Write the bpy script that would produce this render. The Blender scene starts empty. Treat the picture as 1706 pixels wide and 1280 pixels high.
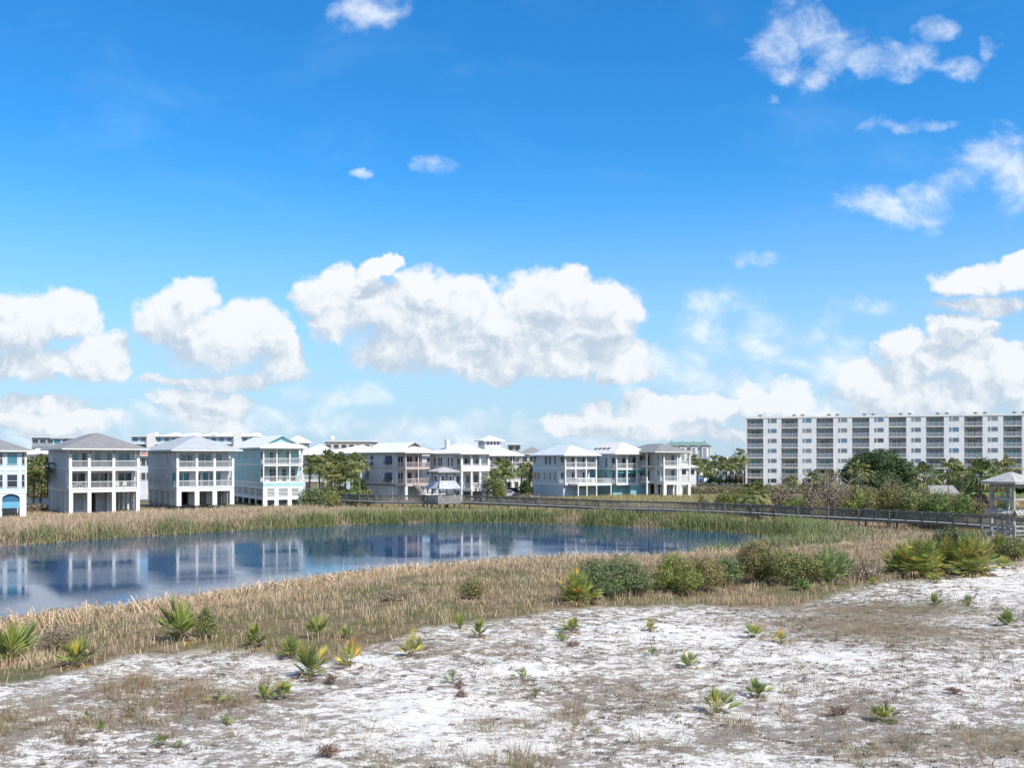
import bpy, bmesh, math, random
import numpy as np
from mathutils import Vector, Matrix, noise as mn

# ---------------------------------------------------------------- scene frame
F = 1500.0            # focal length in photograph pixels (1706 wide)
CX, HY = 853.0, 765.0 # principal column, horizon row
H = 8.6               # eye height over the marsh
WATER = -0.8
SC = bpy.context.scene
COL = SC.collection
R = math.radians

def W(px, py, z=0.0):
    y = (H - z) * F / (py - HY)
    return Vector(((px - CX) / F * y, y, z))

def XY(px, y, z=0.0):
    return Vector(((px - CX) / F * y, y, z))

cam_d = bpy.data.cameras.new('camera')
cam = bpy.data.objects.new('camera', cam_d)
COL.objects.link(cam)
cam.location = (0, 0, H)
cam.rotation_euler = (R(90), 0, 0)
cam_d.sensor_width = 36.0
cam_d.lens = F / 1706.0 * 36.0
cam_d.shift_y = (HY - 640.0) / 1706.0
cam_d.clip_start = 0.1
cam_d.clip_end = 60000
SC.camera = cam
SC.view_settings.view_transform = 'Standard'
SC.view_settings.look = 'None'
SC.view_settings.gamma = 1
SC.view_settings.exposure = 0.26
SC.cycles.max_bounces = 6
SC.cycles.diffuse_bounces = 3
SC.cycles.glossy_bounces = 3
SC.cycles.transmission_bounces = 3
SC.cycles.transparent_max_bounces = 8
SC.cycles.use_denoising = True

# ---------------------------------------------------------------- node helpers
def srgb(r, g, b):
    f = lambda c: (c / 255 / 12.92) if c / 255 <= .04045 else ((c / 255 + .055) / 1.055) ** 2.4
    return (f(r), f(g), f(b), 1)

class NT:
    """short-hand node tree builder"""
    def __init__(s, tree):
        s.t = tree
    def n(s, kind, **kw):
        nd = s.t.nodes.new(kind)
        for k, v in kw.items():
            setattr(nd, k, v)
        return nd
    def put(s, sock, v):
        if isinstance(v, bpy.types.NodeSocket):
            s.t.links.new(v, sock)
        elif v is not None:
            sock.default_value = v
    def m(s, op, a, b=None, c=None, clamp=False):
        nd = s.n('ShaderNodeMath', operation=op)
        nd.use_clamp = clamp
        s.put(nd.inputs[0], a); s.put(nd.inputs[1], b)
        if c is not None: s.put(nd.inputs[2], c)
        return nd.outputs[0]
    def v(s, op, a, b=None, c=None):
        nd = s.n('ShaderNodeVectorMath', operation=op)
        s.put(nd.inputs[0], a)
        if b is not None: s.put(nd.inputs[1], b)
        if c is not None: s.put(nd.inputs[2], c)
        return nd.outputs[1] if op in ('LENGTH', 'DOT_PRODUCT', 'DISTANCE') else nd.outputs[0]
    def ramp(s, x, lo, hi, a=0.0, b=1.0):
        nd = s.n('ShaderNodeMapRange')
        nd.interpolation_type = 'SMOOTHSTEP'
        s.put(nd.inputs[0], x); s.put(nd.inputs[1], lo); s.put(nd.inputs[2], hi)
        s.put(nd.inputs[3], a); s.put(nd.inputs[4], b)
        return nd.outputs[0]
    def noise(s, vec, scale, detail=4, rough=.55, dist=0.0, color=False):
        nd = s.n('ShaderNodeTexNoise')
        s.put(nd.inputs['Vector'], vec); nd.inputs['Scale'].default_value = scale
        nd.inputs['Detail'].default_value = detail; nd.inputs['Roughness'].default_value = rough
        nd.inputs['Distortion'].default_value = dist
        return nd.outputs[1] if color else nd.outputs[0]
    def mix(s, f, a, b, mode='MIX'):
        nd = s.n('ShaderNodeMix', data_type='RGBA', blend_type=mode)
        s.put(nd.inputs[0], f); s.put(nd.inputs[6], a); s.put(nd.inputs[7], b)
        return nd.outputs[2]

MATS = {}
def mat(name, col=(.5, .5, .5), rough=.7, metal=0.0, var=0.0, vscale=1.5, bump=0.0, bscale=20.0,
        col2=None, attr=None, trans=0.0, spec=0.4, island=0.0, fn=None):
    """procedural principled material; var = weathering variation, island = per-piece variation"""
    if name in MATS: return MATS[name]
    m = bpy.data.materials.new(name); m.use_nodes = True
    t = NT(m.node_tree); b = m.node_tree.nodes['Principled BSDF']
    c = tuple(col[:3]) + (1,)
    geo = t.n('ShaderNodeNewGeometry'); tc = t.n('ShaderNodeTexCoord')
    pos = tc.outputs['Object']
    out = c
    if attr:
        a = t.n('ShaderNodeAttribute'); a.attribute_name = attr
        out = a.outputs['Color']
    if var or col2:
        nz = t.noise(pos, vscale, 5, .6)
        f = t.ramp(nz, .35, .65)
        c2 = tuple(col2[:3]) + (1,) if col2 else tuple(x * (1 - var) for x in c[:3]) + (1,)
        out = t.mix(f, out, c2)
    if island:
        k = t.m('MULTIPLY_ADD', geo.outputs['Random Per Island'], island * 2, 1 - island)
        comb = t.n('ShaderNodeCombineXYZ')
        for i in range(3): t.put(comb.inputs[i], k)
        out = t.mix(1.0, out, comb.outputs[0], 'MULTIPLY')
    if fn: out = fn(t, b, pos, out) or out
    t.put(b.inputs['Base Color'], out)
    if not b.inputs['Roughness'].is_linked: b.inputs['Roughness'].default_value = rough
    b.inputs['Metallic'].default_value = metal
    b.inputs['Specular IOR Level'].default_value = spec
    if bump:
        bn = t.n('ShaderNodeBump'); bn.inputs['Strength'].default_value = bump
        bn.inputs['Distance'].default_value = .05
        t.put(bn.inputs['Height'], t.noise(pos, bscale, 4))
        t.put(b.inputs['Normal'], bn.outputs[0])
    if trans:
        tr = t.n('ShaderNodeBsdfTranslucent'); t.put(tr.inputs[0], out)
        mx = t.n('ShaderNodeMixShader'); mx.inputs[0].default_value = trans
        o = m.node_tree.nodes['Material Output']
        t.t.links.new(b.outputs[0], mx.inputs[1]); t.t.links.new(tr.outputs[0], mx.inputs[2])
        t.t.links.new(mx.outputs[0], o.inputs[0])
    MATS[name] = m
    return m

# ---------------------------------------------------------------- object helpers
def tag(o, label=None, cat=None, group=None, kind=None):
    if label: o['label'] = label
    if cat: o['category'] = cat
    if group: o['group'] = group
    if kind: o['kind'] = kind
    return o

def empty(name, loc=(0, 0, 0), rz=0.0, label=None, cat=None, group=None):
    o = bpy.data.objects.new(name, None); COL.objects.link(o)
    o.empty_display_size = .3
    o.location = loc; o.rotation_euler = (0, 0, rz)
    return tag(o, label, cat, group)

def mesh_np(name, verts, faces, m=None, parent=None, cols=None, smooth=False, loc=None):
    """verts (n,3) array; faces: list of arrays (k, n_corners)"""
    me = bpy.data.meshes.new(name)
    verts = np.asarray(verts, np.float32)
    if not isinstance(faces, (list, tuple)): faces = [faces]
    faces = [np.asarray(f, np.int32) for f in faces if len(f)]
    nl = sum(f.size for f in faces); nf = sum(len(f) for f in faces)
    me.vertices.add(len(verts)); me.vertices.foreach_set('co', verts.ravel())
    me.loops.add(nl); me.polygons.add(nf)
    me.loops.foreach_set('vertex_index', np.concatenate([f.ravel() for f in faces]))
    tot = np.concatenate([np.full(len(f), f.shape[1], np.int32) for f in faces])
    me.polygons.foreach_set('loop_start', np.concatenate([[0], np.cumsum(tot)[:-1]]).astype(np.int32))
    me.update(calc_edges=True)
    me.polygons.foreach_set('use_smooth', np.full(nf, smooth, bool))
    if cols is not None:
        a = me.color_attributes.new('Col', 'FLOAT_COLOR', 'POINT')
        c = np.ones((len(verts), 4), np.float32); c[:, :3] = cols
        a.data.foreach_set('color', c.ravel())
    o = bpy.data.objects.new(name, me); COL.objects.link(o)
    if m: me.materials.append(m)
    if parent: o.parent = parent
    if loc is not None: o.location = loc
    return o

class MB:
    """collects boxes, prisms and tubes into one mesh"""
    def __init__(s):
        s.v = []; s.q = []; s.t = []; s.M = None; s.k = 0
    def add(s, vs, quads=(), tris=()):
        b = s.k
        vs = np.asarray(vs, float).reshape(-1, 3)
        if s.M is not None:
            A = np.array(s.M); vs = vs @ A[:3, :3].T + A[:3, 3]
        s.v.append(vs); s.k += len(vs)
        s.q += [tuple(i + b for i in f) for f in quads]
        s.t += [tuple(i + b for i in f) for f in tris]
        return s
    def box(s, x0, x1, y0, y1, z0, z1):
        v = [(x, y, z) for z in (z0, z1) for y in (y0, y1) for x in (x0, x1)]
        return s.add(v, [(0, 2, 3, 1), (4, 5, 7, 6), (0, 1, 5, 4), (2, 6, 7, 3), (0, 4, 6, 2), (1, 3, 7, 5)])
    def bar(s, a, b, w, h=None, up=(0, 0, 1)):
        a = Vector(a); b = Vector(b); h = h or w
        d = (b - a).normalized(); u = Vector(up)
        if abs(d.dot(u)) > .98: u = Vector((0, 1, 0))
        sx = d.cross(u).normalized() * w / 2; sy = sx.cross(d).normalized() * h / 2
        v = []
        for p in (a, b):
            for i, j in ((-1, -1), (1, -1), (-1, 1), (1, 1)): v.append(p + sx * i + sy * j)
        return s.add(v, [(0, 2, 3, 1), (4, 5, 7, 6), (0, 1, 5, 4), (2, 6, 7, 3), (0, 4, 6, 2), (1, 3, 7, 5)])
    def tube(s, a, b, r0, r1=None, n=8):
        a = Vector(a); b = Vector(b); r1 = r0 if r1 is None else r1
        d = (b - a).normalized(); u = Vector((0, 0, 1)) if abs(d.z) < .95 else Vector((1, 0, 0))
        sx = d.cross(u).normalized(); sy = sx.cross(d).normalized()
        v = []
        for p, r in ((a, r0), (b, r1)):
            for i in range(n):
                an = 2 * math.pi * i / n
                v.append(p + sx * math.cos(an) * r + sy * math.sin(an) * r)
        v += [a, b]
        q = [(i, i + n, (i + 1) % n + n, (i + 1) % n) for i in range(n)]
        t = [((i + 1) % n, 2 * n, i) for i in range(n)] + [(i + n, 2 * n + 1, (i + 1) % n + n) for i in range(n)]
        return s.add(v, q, t)
    def poly(s, pts):
        n = len(pts)
        if n == 4: return s.add(pts, [(0, 1, 2, 3)])
        return s.add(pts, [], [(0, i, i + 1) for i in range(1, n - 1)])
    def build(s, name, m=None, parent=None, loc=None, smooth=False):
        return mesh_np(name, np.concatenate(s.v), [np.array(s.q, np.int32).reshape(-1, 4), np.array(s.t, np.int32).reshape(-1, 3)],
                       m, parent, smooth=smooth, loc=loc)

def inst(src, parent=None, loc=None, rz=None, scale=None):
    """a copy of one object sharing its mesh"""
    o = src.copy(); COL.objects.link(o)
    if parent is not None: o.parent = parent
    if loc is not None: o.location = loc
    if rz is not None: o.rotation_euler = (0, 0, rz)
    if scale is not None: o.scale = scale if hasattr(scale, '__len__') else (scale,) * 3
    return o

def copy_tree(o, parent=None):
    c = o.copy(); COL.objects.link(c); c.parent = parent
    for ch in list(o.children): copy_tree(ch, c)
    return c

# value noise fbm in numpy -------------------------------------------------
_rs = np.random.RandomState(7)
_P = _rs.rand(256, 256)
def vnoise(x, y):
    x = np.asarray(x, float); y = np.asarray(y, float)
    xi = np.floor(x).astype(int); yi = np.floor(y).astype(int)
    fx = x - xi; fy = y - yi
    fx = fx * fx * (3 - 2 * fx); fy = fy * fy * (3 - 2 * fy)
    g = lambda a, b: _P[a & 255, b & 255]
    return (g(xi, yi) * (1 - fx) + g(xi + 1, yi) * fx) * (1 - fy) + (g(xi, yi + 1) * (1 - fx) + g(xi + 1, yi + 1) * fx) * fy
def fbm(x, y, o=4):
    s = 0; a = .5
    for i in range(o):
        s = s + a * vnoise(x * 2 ** i + 17.3 * i, y * 2 ** i + 9.1 * i); a *= .5
    return s / (1 - .5 ** o)
def sstep(a, b, x):
    t = np.clip((x - a) / (b - a), 0, 1); return t * t * (3 - 2 * t)
# ================================================================ SKY AND SUN
SUN_EL, SUN_AZ = 47.0, 136.0     # azimuth clockwise from +Y: right and behind the camera
world = bpy.data.worlds.new('World'); SC.world = world
world.use_nodes = True
t = NT(world.node_tree); world.node_tree.nodes.clear()
sky = t.n('ShaderNodeTexSky'); sky.sky_type = 'NISHITA'; sky.sun_disc = False
sky.sun_elevation = R(SUN_EL); sky.sun_rotation = R(SUN_AZ)
sky.air_density = 1.0; sky.dust_density = 0.25; sky.ozone_density = 3.0; sky.altitude = 0
hs = t.n('ShaderNodeHueSaturation'); hs.inputs['Hue'].default_value = .5
hs.inputs['Saturation'].default_value = 1.28; hs.inputs['Value'].default_value = 1.0
t.put(hs.inputs['Color'], sky.outputs[0])
skyc = hs.outputs[0]
d = t.n('ShaderNodeTexCoord').outputs['Generated']
sp = t.n('ShaderNodeSeparateXYZ'); t.put(sp.inputs[0], d)
dx, dy, dz = sp.outputs
# direction on the celestial sphere -> azimuth-like u and elevation-like v
ady = t.m('MAXIMUM', t.m('ABSOLUTE', dy), .05)
cu = t.m('DIVIDE', dx, ady); cv = t.m('DIVIDE', dz, ady)
cmb = t.n('ShaderNodeCombineXYZ'); t.put(cmb.inputs[0], cu); t.put(cmb.inputs[1], cv)
t.put(cmb.inputs[2], t.m('LESS_THAN', dy, 0.0))
P0 = cmb.outputs[0]
# warp
w1 = t.noise(P0, 9, 3, .55, color=True)
w2 = t.noise(P0, 38, 3, .6, color=True)
wa = t.v('MULTIPLY', t.v('SUBTRACT', w1, (.5, .5, .5)), (.075, .045, 0))
wb = t.v('MULTIPLY', t.v('SUBTRACT', w2, (.5, .5, .5)), (.028, .024, 0))
PW = t.v('ADD', t.v('ADD', P0, wa), wb)
CUM = '''575 505 66 62;632 442 34 20;656 430 26 17;616 455 22 13;625 520 95 60;690 500 62 58;772 508 72 56;740 575 150 66;850 555 150 78;925 500 78 62;
995 530 66 66;970 600 120 46;1040 628 50 18;660 590 90 34;690 560 120 50;560 540 50 40;820 610 150 34;
25 545 100 64;110 530 46 46;60 605 130 34;178 582 46 32;160 612 70 26;60 668 110 18;85 700 120 26;
318 500 52 44;290 535 85 52;365 572 120 54;425 560 66 58;468 600 52 40;340 672 82 36;350 705 80 22;360 632 130 14;
925 706 44 26;1000 690 50 34;1060 688 50 32;1112 692 50 28;1180 684 52 32;1250 668 50 36;1312 662 52 34;1400 705 90 26;1150 722 260 16;
1442 642 50 40;1500 588 36 40;1492 645 70 44;1600 604 92 56;1662 620 70 56;1560 668 190 36;1600 545 64 30;1642 505 84 20;1632 460 72 30;1694 452 52 34'''
THIN = '''1160 545 50 40;1205 515 66 44;1240 640 120 30;1330 585 70 44;1450 520 50 20;1190 580 84 62;1280 575 84 50;1382 530 36 26;1250 432 48 18;1225 625 90 32;1085 610 60 40;
1430 335 42 32;1480 357 50 28;1542 335 58 42;1600 300 62 42;1662 262 54 46;1695 310 44 56;1640 250 34 22;
1290 80 52 52;1330 28 62 42;1392 72 80 46;1500 86 64 30;1450 100 92 32;1360 122 42 24;1600 112 52 18;1650 80 20 26;1268 155 18 14;
605 14 62 36;727 270 38 22;608 287 22 10;1560 45 40 26;1520 210 70 12;
545 700 34 36;612 655 40 26;505 660 50 20;800 703 34 34;858 712 24 28;755 716 34 20;240 705 150 34;110 735 160 20;430 690 90 24;640 712 190 26;820 735 200 18;560 660 60 18;1130 640 90 40;1400 610 70 50;1380 690 160 34;1000 735 160 16;1500 720 240 26'''
def mask(P, data, grow=1.0):
    out = None
    for b in data.replace('\n', '').split(';'):
        x, y, rx, ry = map(float, b.split())
        sx, sy = F / rx / grow, F / ry / grow
        q = t.v('MULTIPLY_ADD', P, (sx, sy, 3.0), (-(x - CX) / F * sx, -(HY - y) / F * sy, 0))
        r = t.v('DOT_PRODUCT', q, q)
        out = r if out is None else t.m('SMOOTH_MIN', out, r, .35)
    return t.m('SUBTRACT', 1.0, out)       # >0 inside
def puff(P):
    """cauliflower lumps: inverted cell distance, three octaves"""
    vo = t.n('ShaderNodeTexVoronoi', feature='SMOOTH_F1', voronoi_dimensions='2D')
    t.put(vo.inputs['Vector'], P); vo.inputs['Scale'].default_value = 24
    vo.inputs['Detail'].default_value = 3.0; vo.inputs['Roughness'].default_value = .55
    vo.inputs['Lacunarity'].default_value = 2.3; vo.inputs['Smoothness'].default_value = .35
    return t.m('SUBTRACT', .62, vo.outputs['Distance'])
fb = t.noise(P0, 34, 8, .62)
fb2 = t.noise(P0, 10, 5, .55)
pf = puff(PW)
# thin, veil-like clouds
fbt = t.noise(t.v('MULTIPLY', P0, (1, 1.35, 1)), 17, 9, .62, .3)
cirrus = t.noise(t.v('MULTIPLY', P0, (1.0, 2.2, 1)), 4, 5, .6, .5)
back = t.ramp(cirrus, .5, .85, 0, .16)
S = 8.0    # cloud radiance in the sky texture's units (the strength below scales both)
def mul(c, k):
    return t.mix(1.0, c, (k, k, k, 1), 'MULTIPLY')
tint = t.mix(1.0, skyc, (.58, 1.27, 1.50, 1), 'MULTIPLY')
low = t.ramp(dz, 0.0, .34, 1.0, 0.0)
low2 = t.m('MULTIPLY', t.m('POWER', low, 1.15), .90)
base0 = t.mix(low2, tint, (.455 * S, .575 * S, .735 * S, 1))
base0 = t.mix(back, base0, (.5 * S, .75 * S, .98 * S, 1))
def pick(data, x0, x1, y0, y1):
    keep = []
    for b in data.replace('\n', '').split(';'):
        x, y, rx, ry = map(float, b.split())
        if x + rx * 1.35 + 45 > x0 and x - rx * 1.35 - 45 < x1 and y + ry * 1.35 + 40 > y0 and y - ry * 1.35 - 40 < y1: keep.append(b)
    return ';'.join(keep)
def clouds(x0, x1, y0, y1):
    out = base0
    thin = pick(THIN, x0, x1, y0, y1); cum = pick(CUM, x0, x1, y0, y1)
    if thin:
        mt = mask(PW, thin)
        dt = t.m('ADD', mt, t.m('MULTIPLY', t.m('SUBTRACT', fbt, .5), 4.6))
        at = t.m('MULTIPLY', t.ramp(dt, -.3, 2.0), .74)
        tcol = t.mix(t.ramp(fbt, .35, .68), (.58, .70, .86, 1), (.88, .93, 1.0, 1))
        out = t.mix(at, out, mul(tcol, S))
    if cum:
        mc = mask(PW, cum, 1.10)
        mcs = mask(t.v('ADD', PW, (.010, .030, 0)), cum, 1.10)
        edge = t.m('SUBTRACT', t.m('MAXIMUM', mc, -.5), t.m('MAXIMUM', mcs, -.5))
        dens = t.m('ADD', t.m('MULTIPLY', mc, 1.75), t.m('ADD', t.m('MULTIPLY', t.m('SUBTRACT', fb, .47), 2.5), t.m('MULTIPLY', pf, .42)))
        soft = t.m('MULTIPLY_ADD', t.m('MAXIMUM', t.m('MULTIPLY', edge, -1.0), 0.0), 2.6, .82)
        alpha = t.m('MULTIPLY', t.ramp(dens, -.12, soft), .97)
        lit = t.m('ADD', t.m('MULTIPLY_ADD', relief, .9, .31), t.m('MULTIPLY', edge, 1.0))
        lit = t.m('ADD', lit, t.m('MULTIPLY', t.m('SUBTRACT', fb2, .5), 1.0))
        lit = t.ramp(lit, -.35, 1.05)
        ccol = t.mix(lit, (.45, .535, .64, 1), (.88, .885, .895, 1))
        ccol = t.mix(t.m('MULTIPLY', low2, .38), ccol, (.62, .73, .83, 1))
        out = t.mix(alpha, out, mul(ccol, S))
    return out
pfs = puff(t.v('ADD', PW, (.007, .011, 0)))
fs = t.noise(t.v('ADD', P0, (.009, .012, 0)), 34, 8, .62)
relief = t.m('ADD', t.m('MULTIPLY', t.m('SUBTRACT', fb, fs), 1.1), t.m('SUBTRACT', pf, pfs))
def bgsh(c):
    b = t.n('ShaderNodeBackground'); t.put(b.inputs[0], c); b.inputs[1].default_value = SKY
    return b.outputs[0]
SKY = .118
def either(f, a, b):
    mx = t.n('ShaderNodeMixShader'); t.put(mx.inputs[0], f)
    t.t.links.new(a, mx.inputs[1]); t.t.links.new(b, mx.inputs[2]); return mx.outputs[0]
def sector(edges, y0, y1):
    sh = bgsh(clouds(edges[0], edges[1], y0, y1))
    for i in range(1, len(edges) - 1):
        sh = either(t.m('GREATER_THAN', cu, (edges[i] - CX) / F), sh, bgsh(clouds(edges[i], edges[i + 1], y0, y1)))
    return sh
VS = 410
loww = sector([-200, 420, 760, 1110, 1420, 1900], VS, 765)
high = sector([-200, 1130, 1900], -100, VS)
front = either(t.m('GREATER_THAN', cv, (HY - VS) / F), loww, high)
inw = t.m('MULTIPLY', t.m('GREATER_THAN', dy, .5), t.m('MULTIPLY', t.m('GREATER_THAN', dz, -.01), t.m('LESS_THAN', cv, .6)))
plain = bgsh(t.mix(t.m('MULTIPLY', t.ramp(fb2, .44, .56), .7), base0, (.85 * S, .9 * S, .97 * S, 1)))
final = either(inw, plain, front)
wo = t.n('ShaderNodeOutputWorld'); t.t.links.new(final, wo.inputs[0])
world.cycles.sampling_method = 'MANUAL'; world.cycles.sample_map_resolution = 512

sun_d = bpy.data.lights.new('sun', 'SUN'); sun = bpy.data.objects.new('sun', sun_d); COL.objects.link(sun)
sun_d.energy = 5.0; sun_d.angle = R(.5); sun_d.color = (1, .955, .89)
_a, _e = R(SUN_AZ), R(SUN_EL)
SUNV = Vector((math.sin(_a) * math.cos(_e), math.cos(_a) * math.cos(_e), math.sin(_e)))
sun.rotation_euler = SUNV.to_track_quat('Z', 'Y').to_euler()
sun.location = (60, -40, 80)
# ================================================================ TERRAIN
random.seed(3)
def seg_dist(px, py, poly):
    """signed distance to a closed polygon, positive outside"""
    d = np.full(np.shape(px), 1e9); inside = np.zeros(np.shape(px), bool)
    n = len(poly)
    for i in range(n):
        ax, ay = poly[i]; bx, by = poly[(i + 1) % n]
        vx, vy = bx - ax, by - ay
        tt = np.clip(((px - ax) * vx + (py - ay) * vy) / (vx * vx + vy * vy), 0, 1)
        d = np.minimum(d, np.hypot(px - ax - tt * vx, py - ay - tt * vy))
        cond = ((ay > py) != (by > py)) & (px < (bx - ax) * (py - ay) / (by - ay + 1e-12) + ax)
        inside ^= cond
    return np.where(inside, -d, d)
def smooth_poly(pts, n=6):
    pts = [Vector(p) for p in pts]; out = []; N = len(pts)
    for i in range(N):
        p0, p1, p2, p3 = pts[i - 1], pts[i], pts[(i + 1) % N], pts[(i + 2) % N]
        for k in range(n):
            t = k / n
            q = .5 * ((2 * p1) + (p2 - p0) * t + (2 * p0 - 5 * p1 + 4 * p2 - p3) * t * t + (-p0 + 3 * p1 - 3 * p2 + p3) * t ** 3)
            out.append((q[0], q[1]))
    return out
_far = [(-420, 948), (-150, 926), (0, 912), (250, 894), (500, 880), (700, 872), (850, 872), (1000, 877), (1150, 884), (1260, 892), (1325, 905)]
_near = [(1290, 925), (1200, 938), (1040, 956), (900, 958), (700, 972), (500, 994), (250, 1036), (0, 1068), (-150, 1100), (-420, 1165)]
POND = smooth_poly([W(x, y, WATER)[:2] for x, y in _far + _near])
# dune edge: boundary line between grass and open sand, by control points (x, y)
_de = [W(-300, 1200, 1.8), W(0, 1150, 1.9), W(200, 1102, 1.9), W(400, 1092, 1.9), W(540, 1112, 1.9), W(610, 1085, 1.9), W(700, 1058, 1.9),
       W(800, 1040, 1.9), W(930, 1022, 1.9), W(1150, 1012, 1.9), W(1330, 1005, 1.9), W(1450, 972, 2.0), W(1560, 956, 2.1), W(1706, 934, 2.2), W(2100, 925, 2.2)]
DEX = np.array([p.x for p in _de]); DEY = np.array([p.y for p in _de])
def dune_edge(x): return np.interp(x, DEX, DEY)
def height(x, y, fine=False):
    x = np.asarray(x, float); y = np.asarray(y, float)
    sd = seg_dist(x, y, POND)
    near = sstep(92, 66, y - .12 * np.abs(x - 10))
    near = np.where(y < 60, 1.0, near)
    up = sstep(0, 15, sd)
    far_h = 0.0 + .5 * sstep(105, 130, y) * sstep(0, 20, x) + .3 * sstep(130, 200, y) + .5 * sstep(200, 500, y)
    dune = 1.9 + .25 * (fbm(x * .07 + 3, y * .07, 3) - .5) * 2 + .3 * sstep(20, 40, x)
    plateau = far_h * (1 - near) + dune * near
    rim = sstep(-1.2, 2.5, sd)
    z = (WATER - .9) + (.9 + WATER * -1 - .15) * rim + (plateau + .15) * up
    z = np.where(sd < -1.2, WATER - .9, z)
    if fine:
        m = near * sstep(2, 8, sd)
        z = z + m * (.16 * (fbm(x * .8, y * .8, 3) - .5) + .09 * (fbm(x * 3.1, y * 3.1, 2) - .5))
    return z
def gz(x, y): return float(height(np.array([x]), np.array([y]))[0])

# zone masks shared by the ground colour and the plants ------------------
def ell(x, y, px, py, rx, ry, z=1.9):
    """soft ellipse given by photograph pixels on the dune surface"""
    c = W(px, py, z); a = rx / F * c.y
    b = (W(px, py - ry, z).y - W(px, py + ry, z).y) / 2
    return np.exp(-(((x - c.x) / a) ** 2 + ((y - c.y) / b) ** 2) ** 1.3)
DARK = [(1460, 1045, 190, 30), (330, 1190, 190, 30), (80, 1195, 120, 40), (1020, 1150, 120, 24), (1420, 1185, 120, 24), (1300, 1225, 160, 20),
        (560, 1140, 70, 12), (1600, 1240, 160, 34), (700, 1085, 60, 14), (1350, 1010, 160, 10), (230, 1145, 80, 10)]
BARE = [(1640, 965, 130, 22), (1150, 1060, 120, 18), (700, 1190, 130, 30), (620, 1105, 60, 8), (1250, 1270, 120, 14), (1080, 1215, 90, 14),
        (300, 1205, 0.1, 1), (760, 1245, 130, 22), (860, 1120, 90, 14), (1380, 1100, 90, 14), (450, 1112, 50, 7)]
MATZ = [(1440, 1047, 170, 27), (1500, 1015, 150, 12), (1690, 1238, 110, 22)]
TUFTZ = [(60, 1215, 90, 40), (330, 1172, 110, 34), (240, 1150, 60, 14), (260, 1256, 120, 22), (820, 1205, 50, 22), (950, 1195, 70, 32), (900, 1268, 220, 14),
         (1150, 1236, 140, 20), (1290, 1222, 90, 18), (1380, 1250, 110, 24), (640, 1272, 60, 12), (450, 1150, 26, 22), (1010, 1245, 70, 22), (1080, 1180, 60, 14), (130, 1165, 60, 12)]
def matz(x, y): return np.clip(sum(ell(x, y, *e) for e in MATZ), 0, 1) * sstep(.22, .42, fbm(x * .7, y * .7, 3) + .12)
def tuftz(x, y): return np.clip(sum(ell(x, y, *e) for e in TUFTZ), 0, 1)
def zones(x, y):
    edge = dune_edge(x) + 2.0 * (fbm(x * .35, y * .2 + 5, 3) - .5)
    sand = sstep(1.0, -1.0, y - edge)
    dk = sum(ell(x, y, *e) for e in DARK); br = sum(ell(x, y, *e) for e in BARE)
    dark = np.clip(dk, 0, 1); bare = np.clip(br, 0, 1)
    return sand * (1 - .85 * matz(x, y)), np.clip(dark + .5 * tuftz(x, y), 0, 1), bare

def ground_grid():
    ys = [-60, -30, -12, 0, 8]
    y = 8.0
    while y < 12000:
        ys.append(y + .001); y += max(.11, (y - 8) * .0052) if y < 110 else y * .012 if y < 600 else y * .08
    ys = np.array(ys)
    n = 720
    s = np.linspace(-1, 1, n); s = np.sign(s) * (np.abs(s) * .75 + .25 * np.abs(s) ** 3)
    hw = 24 + .78 * np.maximum(ys, 0); hw[0:4] = 60
    Y = np.repeat(ys[:, None], n, 1); X = hw[:, None] * s[None, :]
    return X, Y
GX, GY = ground_grid()
GZ = height(GX, GY, True)
_sand, _dark, _bare = zones(GX, GY)
_sd = seg_dist(GX, GY, POND)
_r, _c = GX.shape
idx = np.arange(_r * _c).reshape(_r, _c)
quads = np.stack([idx[:-1, :-1], idx[:-1, 1:], idx[1:, 1:], idx[1:, :-1]], -1).reshape(-1, 4)
wet = sstep(3.5, 0.5, _sd)
cols = np.stack([_sand, np.clip(.5 + .5 * _dark - .5 * _bare, 0, 1), wet], -1).reshape(-1, 3)

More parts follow.
